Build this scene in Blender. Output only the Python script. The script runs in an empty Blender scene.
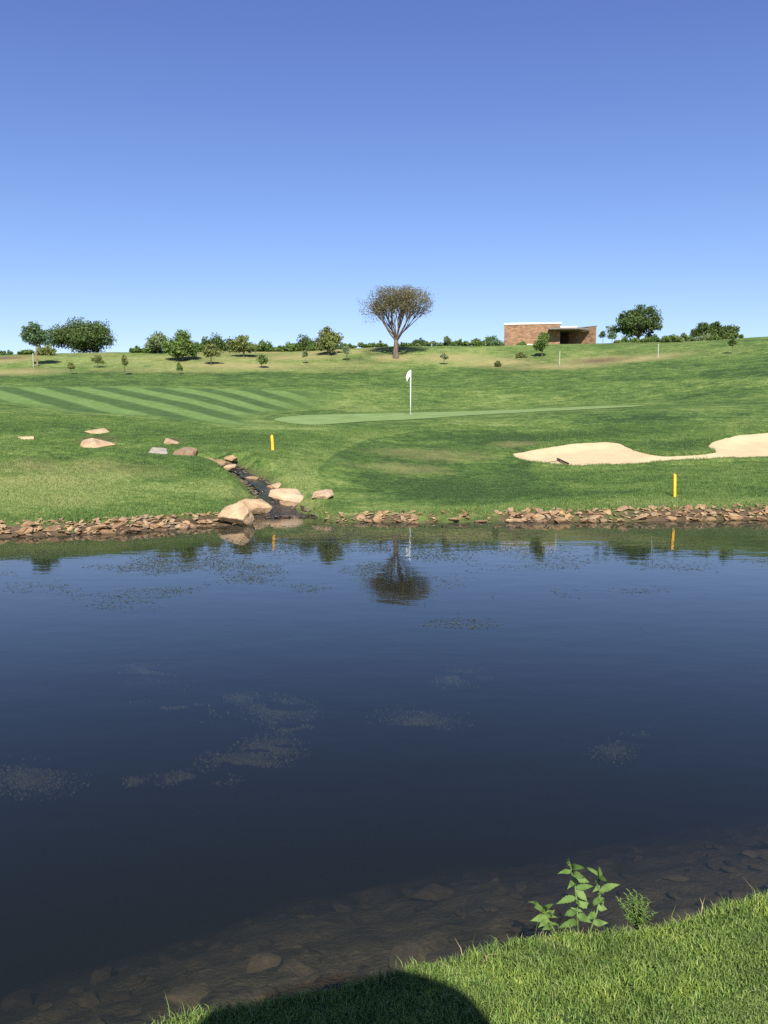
import bpy, bmesh, math, random
import numpy as np
from mathutils import Vector, Matrix
from mathutils.geometry import delaunay_2d_cdt

rng = np.random.default_rng(7)
random.seed(7)
SC = bpy.context.scene
COL = SC.collection
PI = math.pi

# ------------------------------------------------------------------ camera
CAM_H, F = 2.6, 825.0
PITCH = math.atan(87 / F)
cp, sp = math.cos(PITCH), math.sin(PITCH)
SUN_EL = math.radians(41)
SUN_X = -0.023          # sideways travel of the light per metre forward

def slope(px, py):
    """sideways and upward travel per metre of ground distance for a sight line"""
    u = (px - 384) / F; v = (512 - py) / F
    k = cp + v * sp
    return u / k, (v * cp - sp) / k
def z_at(py, Y):
    return CAM_H + Y * slope(384, py)[1]

# ------------------------------------------------------------------ object helpers
def tag(o, label=None, cat=None, group=None, kind=None):
    if label: o['label'] = label
    if cat: o['category'] = cat
    if group: o['group'] = group
    if kind: o['kind'] = kind
    return o
def link(o, parent=None):
    COL.objects.link(o)
    if parent is not None: o.parent = parent
    return o
def empty(name, loc, rz=0.0):
    o = bpy.data.objects.new(name, None); link(o)
    o.location = loc; o.rotation_euler = (0, 0, rz); o.empty_display_size = 0.2
    return o
def mesh_obj(name, V, Fc, mat, parent=None, smooth=False, loc=None):
    me = bpy.data.meshes.new(name)
    if isinstance(Fc, np.ndarray):
        n, k = Fc.shape
        V = np.asarray(V, dtype=np.float32)
        me.vertices.add(len(V)); me.vertices.foreach_set('co', V.ravel())
        me.loops.add(n * k); me.loops.foreach_set('vertex_index', Fc.astype(np.int32).ravel())
        me.polygons.add(n)
        me.polygons.foreach_set('loop_start', np.arange(n, dtype=np.int32) * k)
        me.polygons.foreach_set('loop_total', np.full(n, k, dtype=np.int32))
        me.update(calc_edges=True)
    else:
        me.from_pydata([tuple(map(float, v)) for v in V], [], [tuple(map(int, f)) for f in Fc])
        me.update()
    if smooth: me.polygons.foreach_set('use_smooth', [True] * len(me.polygons))
    me.materials.append(mat)
    o = bpy.data.objects.new(name, me); link(o, parent)
    if loc is not None: o.location = loc
    return o
def attr(o, name, vals):
    a = o.data.attributes.new(name, 'FLOAT', 'POINT')
    a.data.foreach_set('value', np.asarray(vals, dtype=np.float32).ravel())

class MB:
    def __init__(self): self.v = []; self.f = []
    def add(self, V, Fc):
        b = len(self.v)
        self.v += [tuple(p) for p in V]
        self.f += [tuple(i + b for i in f) for f in Fc]
    def box(self, x0, x1, y0, y1, z0, z1):
        self.add([(x0,y0,z0),(x1,y0,z0),(x1,y1,z0),(x0,y1,z0),(x0,y0,z1),(x1,y0,z1),(x1,y1,z1),(x0,y1,z1)],
                 [(0,3,2,1),(4,5,6,7),(0,1,5,4),(1,2,6,5),(2,3,7,6),(3,0,4,7)])
    def prism(self, pts, z0, z1):
        n = len(pts)
        self.add([(x, y, z0) for x, y in pts] + [(x, y, z1) for x, y in pts],
                 [tuple(range(n))[::-1], tuple(range(n, 2 * n))] + [(i, (i + 1) % n, n + (i + 1) % n, n + i) for i in range(n)])
    def tube(self, pts, rad, n=6, cap=True):
        pts = [Vector(p) for p in pts]; V = []; Fc = []
        for i, p in enumerate(pts):
            d = (pts[min(i + 1, len(pts) - 1)] - pts[max(i - 1, 0)])
            d = d.normalized() if d.length > 1e-9 else Vector((0, 0, 1))
            a = d.cross(Vector((1, 0.13, 0))) if abs(d.x) < 0.9 else d.cross(Vector((0, 1, 0)))
            a.normalize(); b = d.cross(a)
            for k in range(n):
                t = 2 * PI * k / n
                V.append(p + (a * math.cos(t) + b * math.sin(t)) * rad[i])
        for i in range(len(pts) - 1):
            for k in range(n):
                k2 = (k + 1) % n
                Fc.append((i * n + k, i * n + k2, (i + 1) * n + k2, (i + 1) * n + k))
        if cap:
            Fc.append(tuple(range(n))[::-1]); Fc.append(tuple(range((len(pts) - 1) * n, len(pts) * n)))
        self.add(V, Fc)
    def build(self, name, mat, parent=None, smooth=False, loc=None):
        return mesh_obj(name, self.v, self.f, mat, parent, smooth, loc)

# ------------------------------------------------------------------ numpy noise
_tab = np.random.default_rng(11).random((256, 256))
def vnoise(x, y, s, seed=0):
    x = np.asarray(x, float) / s + seed * 17.31; y = np.asarray(y, float) / s + seed * 5.77
    xi = np.floor(x).astype(int); yi = np.floor(y).astype(int)
    fx = x - xi; fy = y - yi
    fx = fx * fx * (3 - 2 * fx); fy = fy * fy * (3 - 2 * fy)
    g = lambda a, b: _tab[a & 255, b & 255]
    return (g(xi, yi) * (1 - fx) + g(xi + 1, yi) * fx) * (1 - fy) + (g(xi, yi + 1) * (1 - fx) + g(xi + 1, yi + 1) * fx) * fy
def fbm(x, y, s, seed=0, o=3):
    r = 0; a = 0.5; t = 0
    for i in range(o):
        r = r + a * vnoise(x, y, s / 2 ** i, seed + i * 3); t += a; a *= 0.5
    return r / t
def sstep(a, b, x):
    t = np.clip((np.asarray(x, float) - a) / (b - a), 0, 1)
    return t * t * (3 - 2 * t)

# ------------------------------------------------------------------ materials
MATS = {}
class NT:
    def __init__(self, name):
        m = bpy.data.materials.new(name); m.use_nodes = True
        self.m = m; self.t = m.node_tree; self.t.nodes.clear()
        self.out = self.n('ShaderNodeOutputMaterial')
    def n(self, typ, **kw):
        nd = self.t.nodes.new(typ)
        for k, v in kw.items():
            if k.startswith('_'): setattr(nd, k[1:], v)
            else: nd.inputs[k].default_value = v
        return nd
    def l(self, a, b): self.t.links.new(a, b)
    def noise(self, vec, scale, detail=3, rough=0.55, dist=0.0):
        nd = self.n('ShaderNodeTexNoise')
        nd.inputs['Scale'].default_value = scale; nd.inputs['Detail'].default_value = detail
        nd.inputs['Roughness'].default_value = rough; nd.inputs['Distortion'].default_value = dist
        self.l(vec, nd.inputs['Vector']); return nd.outputs['Fac']
    def ramp(self, fac, stops):
        nd = self.n('ShaderNodeValToRGB'); el = nd.color_ramp.elements
        while len(el) < len(stops): el.new(0.5)
        for e, (p, c) in zip(el, stops):
            e.position = p; e.color = (*c, 1) if not isinstance(c, float) else (c, c, c, 1)
        self.l(fac, nd.inputs['Fac']); return nd.outputs['Color']
    def mix(self, fac, a, b, blend='MIX'):
        nd = self.n('ShaderNodeMix', _data_type='RGBA', _blend_type=blend)
        for s, v in ((0, fac), (6, a), (7, b)):
            if isinstance(v, (int, float)): nd.inputs[s].default_value = v
            elif isinstance(v, tuple): nd.inputs[s].default_value = (*v, 1)
            else: self.l(v, nd.inputs[s])
        return nd.outputs[2]
    def math(self, op, a, b=0.0, clamp=False):
        nd = self.n('ShaderNodeMath', _operation=op, _use_clamp=clamp)
        for s, v in ((0, a), (1, b)):
            if isinstance(v, (int, float)): nd.inputs[s].default_value = v
            else: self.l(v, nd.inputs[s])
        return nd.outputs[0]
    def pos(self): return self.n('ShaderNodeNewGeometry').outputs['Position']
    def attr(self, name):
        nd = self.n('ShaderNodeAttribute'); nd.attribute_name = name; return nd.outputs['Fac']
    def bump(self, h, strength=0.5, dist=0.05):
        nd = self.n('ShaderNodeBump'); nd.inputs['Strength'].default_value = strength
        nd.inputs['Distance'].default_value = dist; self.l(h, nd.inputs['Height']); return nd.outputs['Normal']
    def principled(self, col, rough=0.8, normal=None, spec=0.2, **kw):
        b = self.n('ShaderNodeBsdfPrincipled')
        b.inputs['Roughness'].default_value = rough; b.inputs['Specular IOR Level'].default_value = spec
        for k, v in kw.items(): b.inputs[k].default_value = v
        if isinstance(col, tuple): b.inputs['Base Color'].default_value = (*col, 1)
        else: self.l(col, b.inputs['Base Color'])
        if normal is not None: self.l(normal, b.inputs['Normal'])
        self.l(b.outputs[0], self.out.inputs['Surface']); return b

def grass_colour(T, pos, shade=1.0, tone=True):
    """lawn colour that changes from patch to patch, the same for the sheet and its blades"""
    a = T.noise(pos, 0.16, 3, 0.6); b = T.noise(pos, 0.9, 4, 0.65, 0.4); c = T.noise(pos, 5.0, 3, 0.6)
    k = T.math('ADD', T.math('MULTIPLY', a, 0.5), T.math('MULTIPLY', b, 0.38))
    k = T.math('ADD', k, T.math('ADD', T.math('MULTIPLY', c, 0.44), -0.13))
    mp = T.n('ShaderNodeMapping'); mp.inputs['Scale'].default_value = (0.6, 1.0, 1.0); T.l(pos, mp.inputs['Vector'])
    k = T.math('ADD', k, T.math('MULTIPLY', T.math('SUBTRACT', T.noise(mp.outputs[0], 1.5, 8, 0.78), 0.5), 0.95))
    if tone: k = T.math('ADD', k, T.math('MULTIPLY', T.attr('tone'), 0.17))
    s = shade
    return T.ramp(k, [(0.30, (0.030*s, 0.057*s, 0.017*s)), (0.44, (0.060*s, 0.106*s, 0.025*s)),
                      (0.56, (0.100*s, 0.154*s, 0.036*s)), (0.73, (0.185*s, 0.225*s, 0.070*s))])

def make_ground():
    T = NT('ground'); p = T.pos()
    g = grass_colour(T, p)
    fine = T.noise(p, 22, 3, 0.7)
    g = T.mix(0.55, g, T.ramp(T.noise(p, 5.0, 6, 0.8), [(0.3, 0.35), (0.52, 0.98), (0.72, 1.6)]), 'MULTIPLY')
    dry = T.ramp(T.noise(p, 1.1, 5, 0.7), [(0.3, (0.19, 0.185, 0.065)), (0.55, (0.30, 0.245, 0.115)), (0.75, (0.13, 0.155, 0.048))])
    dn = T.math('ADD', T.attr('dry'), T.math('MULTIPLY', T.math('SUBTRACT', T.noise(p, 0.8, 5, 0.7), 0.5), 0.9), True)
    dn = T.math('MULTIPLY', dn, T.math('GREATER_THAN', T.attr('dry'), 0.02))
    g = T.mix(dn, g, dry)
    soil = T.ramp(T.noise(p, 3, 5, 0.7), [(0.3, (0.045, 0.032, 0.019)), (0.55, (0.105, 0.072, 0.043)), (0.75, (0.19, 0.13, 0.078))])  # bare soil, its colour darkened to paint in shade between the shore stones
    so = T.math('ADD', T.attr('soil'), T.math('MULTIPLY', T.math('SUBTRACT', T.noise(p, 2.5, 4, 0.7), 0.5), 0.7), True)
    so = T.math('MULTIPLY', so, T.math('GREATER_THAN', T.attr('soil'), 0.02))
    g = T.mix(so, g, soil)
    bed = T.ramp(T.noise(p, 3.2, 6, 0.7, 0.5), [(0.3, (0.030, 0.025, 0.013)), (0.55, (0.100, 0.080, 0.046)), (0.75, (0.18, 0.145, 0.088))])
    g = T.mix(T.attr('bed'), g, bed)
    h = T.math('ADD', T.noise(p, 30, 3, 0.7), T.math('MULTIPLY', T.noise(p, 4, 3, 0.6), 1.2))
    T.principled(g, 0.9, T.bump(h, 0.6, 0.05), 0.1)
    return T.m
def make_fairway():
    T = NT('fairway'); p = T.pos()
    sx = T.n('ShaderNodeSeparateXYZ'); T.l(p, sx.inputs[0])
    # distance across the mown stripes
    ph = T.math('ADD', T.math('MULTIPLY', sx.outputs[0], STRIPE_N[0]), T.math('MULTIPLY', sx.outputs[1], STRIPE_N[1]))
    ph = T.math('ADD', ph, T.math('MULTIPLY', T.noise(p, 0.25, 2), 0.5))
    w = T.math('SINE', T.math('MULTIPLY', T.math('SUBTRACT', ph, STRIPE_0 + 0.25 - STRIPE_W / 4), 2 * PI / STRIPE_W))
    w = T.math('ADD', T.math('MULTIPLY', w, 1.3), 0.5, True)
    fade = T.math('SUBTRACT', 1.0, T.attr('edge'), True)
    light = T.ramp(T.noise(p, 1.3, 5, 0.7), [(0.3, (0.085, 0.150, 0.034)), (0.7, (0.150, 0.222, 0.070))])
    dark = T.ramp(T.noise(p, 1.1, 5, 0.7), [(0.3, (0.036, 0.074, 0.020)), (0.7, (0.074, 0.122, 0.036))])
    g = T.mix(T.math('MULTIPLY', w, fade), dark, light)
    g = T.mix(T.math('MULTIPLY', T.attr('edge'), 1.3, True), g, grass_colour(T, p, 1.0, False))
    g = T.mix(0.6, g, T.ramp(T.noise(p, 3.0, 8, 0.8), [(0.3, 0.5), (0.7, 1.45)]), 'MULTIPLY')
    T.principled(g, 0.9, T.bump(T.noise(p, 25, 2), 0.3, 0.03), 0.1)
    return T.m
def make_green():
    T = NT('putting_green'); p = T.pos()
    g = T.ramp(T.noise(p, 0.7, 5, 0.65), [(0.3, (0.125, 0.190, 0.058)), (0.7, (0.195, 0.262, 0.100))])
    T.principled(g, 0.9, T.bump(T.noise(p, 30, 2), 0.15, 0.02), 0.1)
    return T.m
def make_sand():
    T = NT('sand'); p = T.pos()
    g = T.ramp(T.noise(p, 1.6, 6, 0.7), [(0.25, (0.43, 0.330, 0.190)), (0.75, (0.51, 0.405, 0.245))])
    wv = T.n('ShaderNodeTexWave', Scale=7.0, Distortion=5.0, Detail=3.0); T.l(p, wv.inputs['Vector'])
    h = T.math('ADD', T.noise(p, 9, 5, 0.7), T.math('MULTIPLY', wv.outputs['Fac'], 0.3))
    T.principled(g, 0.95, T.bump(h, 0.5, 0.04), 0.1)
    return T.m
def make_blades(name, stops, shade=1.0, patch=True, trans=0.25):
    T = NT(name); geo = T.n('ShaderNodeNewGeometry')
    c = T.ramp(geo.outputs['Random Per Island'], stops)
    if patch: c = T.mix(0.72, grass_colour(T, geo.outputs['Position'], shade), c)
    d = T.n('ShaderNodeBsdfPrincipled'); d.inputs['Roughness'].default_value = 0.6; d.inputs['Specular IOR Level'].default_value = 0.25
    t = T.n('ShaderNodeBsdfTranslucent'); T.l(c, d.inputs['Base Color']); T.l(c, t.inputs['Color'])
    m = T.n('ShaderNodeMixShader'); m.inputs[0].default_value = trans
    T.l(d.outputs[0], m.inputs[1]); T.l(t.outputs[0], m.inputs[2]); T.l(m.outputs[0], T.out.inputs['Surface'])
    return T.m
def make_near_grass():
    T = NT('near_grass'); geo = T.n('ShaderNodeNewGeometry'); p = geo.outputs['Position']
    c = T.ramp(geo.outputs['Random Per Island'], [(0.0, (0.117, 0.190, 0.032)), (0.5, (0.171, 0.262, 0.050)), (0.93, (0.235, 0.324, 0.076)), (0.985, (0.314, 0.308, 0.115))])
    k = T.ramp(T.noise(p, 3.6, 5, 0.7), [(0.34, (0.52, 0.56, 0.62)), (0.52, (1.0, 1.0, 1.0)), (0.68, (1.40, 1.22, 0.95))])
    c = T.mix(1.0, c, k, 'MULTIPLY')
    d = T.n('ShaderNodeBsdfPrincipled'); d.inputs['Roughness'].default_value = 0.55; d.inputs['Specular IOR Level'].default_value = 0.3
    t = T.n('ShaderNodeBsdfTranslucent'); T.l(c, d.inputs['Base Color']); T.l(c, t.inputs['Color'])
    m = T.n('ShaderNodeMixShader'); m.inputs[0].default_value = 0.25
    T.l(d.outputs[0], m.inputs[1]); T.l(t.outputs[0], m.inputs[2]); T.l(m.outputs[0], T.out.inputs['Surface'])
    return T.m
def make_rock(name, stops, var=0.35, bumpd=0.06):
    T = NT(name); tc = T.n('ShaderNodeTexCoord'); oi = T.n('ShaderNodeObjectInfo')
    vm = T.n('ShaderNodeVectorMath', _operation='ADD'); T.l(tc.outputs['Object'], vm.inputs[0])
    cx = T.n('ShaderNodeCombineXYZ')
    for i in range(3): T.l(T.math('MULTIPLY', oi.outputs['Random'], 20.0 + 7 * i), cx.inputs[i])
    T.l(cx.outputs[0], vm.inputs[1]); v = vm.outputs[0]
    k = T.math('ADD', T.noise(v, 3.0, 6, 0.7), T.math('MULTIPLY', T.math('SUBTRACT', oi.outputs['Random'], 0.5), var))
    c = T.ramp(k, stops)
    c = T.mix(0.5, c, T.ramp(T.noise(v, 11, 5, 0.75), [(0.32, 0.45), (0.5, 1.0), (0.75, 1.3)]), 'MULTIPLY')
    # grey weathering on some stones, a wet dark line along the water
    c = T.mix(T.math('MULTIPLY', T.ramp(T.noise(v, 1.7, 4, 0.7), [(0.45, 0.0), (0.62, 0.7)]), 0.8), c, (0.21, 0.185, 0.155) if name != 'drowned_rock' else (0.07, 0.06, 0.04))
    gz = T.n('ShaderNodeSeparateXYZ'); T.l(T.pos(), gz.inputs[0])
    wet = T.math('ADD', gz.outputs[2], T.math('MULTIPLY', T.noise(v, 5, 3), 0.06))
    if name != 'drowned_rock': c = T.mix(1.0, c, T.ramp(wet, [(0.04, 0.38), (0.095, 1.0)]), 'MULTIPLY')
    T.principled(c, 0.9, T.bump(T.noise(v, 9, 6, 0.75), 0.8, bumpd), 0.15)
    return T.m
def make_leaf(name, stops, trans=0.2, scale=0.4):
    T = NT(name); geo = T.n('ShaderNodeNewGeometry')
    k = T.math('ADD', T.math('MULTIPLY', geo.outputs['Random Per Island'], 0.6), T.math('MULTIPLY', T.noise(geo.outputs['Position'], scale, 3), 0.4))
    c = T.ramp(k, stops)
    d = T.n('ShaderNodeBsdfPrincipled'); d.inputs['Roughness'].default_value = 0.65; d.inputs['Specular IOR Level'].default_value = 0.2
    t = T.n('ShaderNodeBsdfTranslucent'); T.l(c, d.inputs['Base Color']); T.l(c, t.inputs['Color'])
    m = T.n('ShaderNodeMixShader'); m.inputs[0].default_value = trans
    T.l(d.outputs[0], m.inputs[1]); T.l(t.outputs[0], m.inputs[2]); T.l(m.outputs[0], T.out.inputs['Surface'])
    return T.m
def make_noisy(name, a, b, scale=4.0, rough=0.85, spec=0.2, bumpd=0.02, stretch=None):
    T = NT(name); tc = T.n('ShaderNodeTexCoord'); v = tc.outputs['Object']
    if stretch:
        mp = T.n('ShaderNodeMapping'); mp.inputs['Scale'].default_value = stretch; T.l(v, mp.inputs['Vector']); v = mp.outputs[0]
    f = T.noise(v, scale, 5, 0.65)
    T.principled(T.ramp(f, [(0.3, a), (0.7, b)]), rough, T.bump(f, 0.4, bumpd), spec)
    return T.m
def make_brick():
    T = NT('brick'); tc = T.n('ShaderNodeTexCoord'); mp = T.n('ShaderNodeMapping')
    mp.inputs['Rotation'].default_value = (math.radians(90), 0, 0); T.l(tc.outputs['Object'], mp.inputs['Vector'])
    b = T.n('ShaderNodeTexBrick'); T.l(mp.outputs[0], b.inputs['Vector'])
    b.inputs['Color1'].default_value = (0.30, 0.190, 0.112, 1); b.inputs['Color2'].default_value = (0.125, 0.082, 0.052, 1)
    b.inputs['Mortar'].default_value = (0.22, 0.16, 0.11, 1); b.inputs['Scale'].default_value = 1.0
    b.inputs['Brick Width'].default_value = 0.75; b.inputs['Row Height'].default_value = 0.28
    b.inputs['Mortar Size'].default_value = 0.018; b.inputs['Bias'].default_value = -0.2
    n = T.noise(tc.outputs['Object'], 1.3, 5, 0.75)
    c = T.mix(0.7, b.outputs['Color'], T.ramp(n, [(0.3, (0.55, 0.52, 0.50)), (0.6, (1.1, 1.0, 0.95)), (0.75, (1.5, 1.35, 1.2))]), 'MULTIPLY')
    T.principled(c, 0.9, T.bump(b.outputs['Fac'], 0.3, -0.02), 0.1)
    return T.m
def make_water():
    T = NT('water'); p = T.pos()
    mp = T.n('ShaderNodeMapping'); mp.inputs['Scale'].default_value = (1.0, 1.6, 1.0); T.l(p, mp.inputs['Vector'])
    sx = T.n('ShaderNodeSeparateXYZ'); T.l(p, sx.inputs[0])
    h = T.math('ADD', T.noise(mp.outputs[0], 1.3, 2, 0.5), T.math('MULTIPLY', T.noise(mp.outputs[0], 7.0, 3, 0.6), 0.10))
    # livelier water where the stream runs in
    dx = T.math('SUBTRACT', sx.outputs[0], INLET[0]); dy = T.math('SUBTRACT', sx.outputs[1], INLET[1])
    r2 = T.math('ADD', T.math('MULTIPLY', dx, dx), T.math('MULTIPLY', T.math('MULTIPLY', dy, dy), 9.0))
    near = T.math('SUBTRACT', 1.0, T.math('MULTIPLY', r2, 0.22), True)
    h = T.math('ADD', h, T.math('MULTIPLY', near, T.math('MULTIPLY', T.noise(p, 9, 3, 0.6), 1.2)))
    nrm = T.bump(h, 0.05, 0.05)
    gi = T.n('ShaderNodeNewGeometry'); dp = T.n('ShaderNodeVectorMath', _operation='DOT_PRODUCT')
    T.l(nrm, dp.inputs[0]); T.l(gi.outputs['Incoming'], dp.inputs[1])
    om = T.math('SUBTRACT', 1.0, T.math('ABSOLUTE', dp.outputs['Value']), True)
    fr = T.math('ADD', T.math('MULTIPLY', T.math('POWER', om, 5.0), 0.98), 0.02, True)   # Fresnel's law, the same from both sides
    gl = T.n('ShaderNodeBsdfGlossy', Roughness=0.03); T.l(nrm, gl.inputs['Normal'])
    tr = T.n('ShaderNodeBsdfTransparent', Color=(0.93, 0.95, 0.93, 1))
    df = T.n('ShaderNodeBsdfDiffuse', Color=(0.038, 0.052, 0.046, 1))
    body = T.n('ShaderNodeMixShader'); body.inputs[0].default_value = 0.20
    T.l(tr.outputs[0], body.inputs[1]); T.l(df.outputs[0], body.inputs[2])
    m = T.n('ShaderNodeMixShader'); T.l(fr, m.inputs[0]); T.l(body.outputs[0], m.inputs[1]); T.l(gl.outputs[0], m.inputs[2])
    T.l(m.outputs[0], T.out.inputs['Surface'])
    va = T.n('ShaderNodeVolumeAbsorption', Density=0.95); va.inputs['Color'].default_value = (0.34, 0.26, 0.10, 1)
    T.l(va.outputs[0], T.out.inputs['Volume'])
    return T.m
def make_stream():
    T = NT('stream_water'); p = T.pos()
    h = T.noise(p, 6, 4, 0.7)
    nrm = T.bump(h, 1.0, 0.12)
    b = T.principled(T.ramp(T.noise(p, 4, 4), [(0.35, (0.012, 0.014, 0.012)), (0.7, (0.045, 0.042, 0.034))]), 0.06, nrm, 0.5, IOR=1.333)
    return T.m

# ------------------------------------------------------------------ the far land: feature lines across the view
# per column: (distance, picture row) of shore, grass edge, two slope lines, mound top, hollow, green front, green back, fairway top, hill, crest
COLS = {
 -700: [(17.5,545),(18.5,533),(21.5,504),(25,470),(28,448),(31,452),(40,425),(52,407),(70,388),(88,371),(102,360)],
 -250: [(18.2,541),(19.2,529),(22,502),(25,468),(28,447),(31,452),(40,424),(52,406),(70,387),(88,370.5),(102,358)],
 0:    [(18.8,537),(19.8,524),(22,500),(25,467),(27.5,447.5),(31,454),(40,421),(52,402),(70,386),(86,370.5),(101,355.5)],
 130:  [(19.9,534),(20.8,519),(23,495),(25.5,470),(28,450),(31.3,457),(40,424),(52,405),(70,386.5),(86,370.5),(102,353.5)],
 200:  [(20.8,529),(21.6,515),(23.5,497),(25.8,477),(27.6,465),(30.5,458),(38,433),(50,409),(70,387),(86,370),(103,353)],
 285:  [(22.4,522),(23.4,511),(25.5,491),(28,470),(30.5,455),(34,441),(42,426),(56,411),(71,388.5),(88,369),(103,351)],
 384:  [(21.9,525),(22.6,514),(26,494),(31,469),(36,450),(40,437),(46,423.5),(62,411),(73,390),(89,368),(104,347)],
 520:  [(22.0,524),(22.9,511),(27,488),(33,466.5),(39.5,442),(43,430),(48,416.5),(62,408.5),(74,387),(90,364),(107,345)],
 600:  [(22.1,523),(23,510),(27,487),(33,465.5),(39.5,440),(43,428),(48,413),(61,404.5),(73,382),(90,362),(108,343)],
 680:  [(22.4,521),(23.3,508),(27,486),(33.5,460.5),(40,437),(44,423),(49,411),(60,400),(70,379),(86,358),(101,341.5)],
 768:  [(22.7,519),(23.6,506),(27.5,482),(33.5,458.5),(40.5,431),(44,419),(48,409),(56,397),(65,376),(78,352),(92,336.5)],
 1020: [(23.5,515),(24.4,502),(28,478),(34,452),(41,424),(45,412),(49,402),(57,388),(66,365),(78,340),(90,325)],
 1500: [(24.5,512),(25.4,499),(29,474),(35,448),(42,420),(46,408),(50,398),(58,382),(66,360),(78,335),(90,320)],
}
px_c = np.array(sorted(COLS)); 
t_c = (px_c - 384) / F / cp
KY = []; KZ = []
for u in px_c:
    L = COLS[u]; C = L[0][0]
    ys = [9.5, C - 5, C - 1.6, C]; zs = [-2.8, -2.0, -0.55, 0.0]
    for Y, r in L[1:]:
        ys.append(Y); zs.append(z_at(r, Y))
    r_ = L[-1][1]
    for Y, q in ((L[-1][0] + 9, r_ + 0.4), (150, r_ + 1.6), (220, r_ + 3.0), (320, r_ + 7)):
        ys.append(Y); zs.append(z_at(q, Y))
    ys += [700.0, 4000.0]; zs += [zs[-1] - 12, 0.0]
    KY.append(ys); KZ.append(zs)
KY = np.array(KY); KZ = np.array(KZ)
T_FINE = np.linspace(-0.72, 0.72, 760)
T_ALL = np.concatenate([np.linspace(-3.2, -0.74, 40), T_FINE, np.linspace(0.74, 3.2, 40)])
ROWS = np.concatenate([np.arange(9.5, 17, 0.5), np.arange(17, 46, 0.1), np.arange(46, 76, 0.3), np.arange(76, 120, 0.7),
                       np.arange(120, 330, 4), np.array([350, 400, 480, 580, 700, 1200, 2200, 4000.])])

def pchip(xk, yk, x):
    h = np.diff(xk); d = np.diff(yk) / h; m = np.zeros_like(yk)
    w1 = 2 * h[1:] + h[:-1]; w2 = h[1:] + 2 * h[:-1]
    ok = d[1:] * d[:-1] > 0
    with np.errstate(all='ignore'):
        m[1:-1] = np.where(ok, (w1 + w2) / (w1 / d[:-1] + w2 / d[1:]), 0)
    m[0] = d[0]; m[-1] = d[-1]
    i = np.clip(np.searchsorted(xk, x) - 1, 0, len(h) - 1)
    s = (x - xk[i]) / h[i]
    return ((1 + 2*s) * (1-s)**2 * yk[i] + s*(1-s)**2*h[i]*m[i] + s*s*(3-2*s)*yk[i+1] + s*s*(s-1)*h[i]*m[i+1])
def smooth_t(vals):
    """feature value over all columns, linear between the given columns then softened"""
    tt = np.linspace(t_c[0], t_c[-1], 1200)
    v = np.interp(tt, t_c, vals)
    k = np.exp(-0.5 * (np.arange(-60, 61) / 20.0) ** 2); k /= k.sum()
    v = np.convolve(np.pad(v, 60, mode='edge'), k, mode='valid')
    return np.interp(T_ALL, tt, v)
KYs = np.array([smooth_t(KY[:, k]) for k in range(KY.shape[1])])
KZs = np.array([smooth_t(KZ[:, k]) for k in range(KZ.shape[1])])
# the shoreline wanders a little
jit = 0.28 * (fbm(T_ALL * 22, T_ALL * 0, 1.0, 3) - 0.5) * 2 * np.clip(1 - np.abs(T_ALL) / 3, 0, 1)
for k in (3, 4): KYs[k] += jit * (1.0 if k == 3 else 0.8)
Z = np.empty((len(ROWS), len(T_ALL)))
for j in range(len(T_ALL)):
    Z[:, j] = pchip(KYs[:, j], KZs[:, j], ROWS)
X = T_ALL[None, :] * ROWS[:, None]; Yg = np.repeat(ROWS[:, None], len(T_ALL), 1)
SHORE = KYs[3]; EDGE = KYs[4]; CREST = KYs[14]
amp = sstep(0, 2.5, Yg - EDGE[None, :]) * (1 - 0.6 * sstep(43, 46, Yg) * (1 - sstep(74, 84, Yg)))
Z += amp * (0.16 * (fbm(X, Yg, 3.5, 5) - 0.5) + 0.5 * (fbm(X, Yg, 14, 9) - 0.5) * sstep(75, 92, Yg) * sstep(130, 110, Yg))

def grid_lookup(G, x, y):
    x = np.asarray(x, float); y = np.asarray(y, float)
    t = x / np.maximum(y, 1e-3)
    j = np.clip(np.searchsorted(T_ALL, t) - 1, 0, len(T_ALL) - 2); i = np.clip(np.searchsorted(ROWS, y) - 1, 0, len(ROWS) - 2)
    a = np.clip((t - T_ALL[j]) / (T_ALL[j+1] - T_ALL[j]), 0, 1); b = np.clip((y - ROWS[i]) / (ROWS[i+1] - ROWS[i]), 0, 1)
    return (G[i, j]*(1-a) + G[i, j+1]*a)*(1-b) + (G[i+1, j]*(1-a) + G[i+1, j+1]*a)*b
_march = np.concatenate([np.arange(16, 60, 0.02), np.arange(60, 125, 0.05)])
def hit(px, py, y0=16.0, G=None):
    tx, tz = slope(px, py)
    Y = _march[_march >= y0]
    zr = CAM_H + Y * tz; zt = grid_lookup(Z if G is None else G, tx * Y, Y)
    k = np.nonzero(zt >= zr)[0]
    if len(k) == 0:
        k = int(np.argmin(zr - zt)); Yh = Y[k]
    else: Yh = Y[k[0]]
    return np.array([tx * Yh, Yh, float(grid_lookup(Z if G is None else G, tx * Yh, Yh))])

Z0 = Z.copy()
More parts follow.
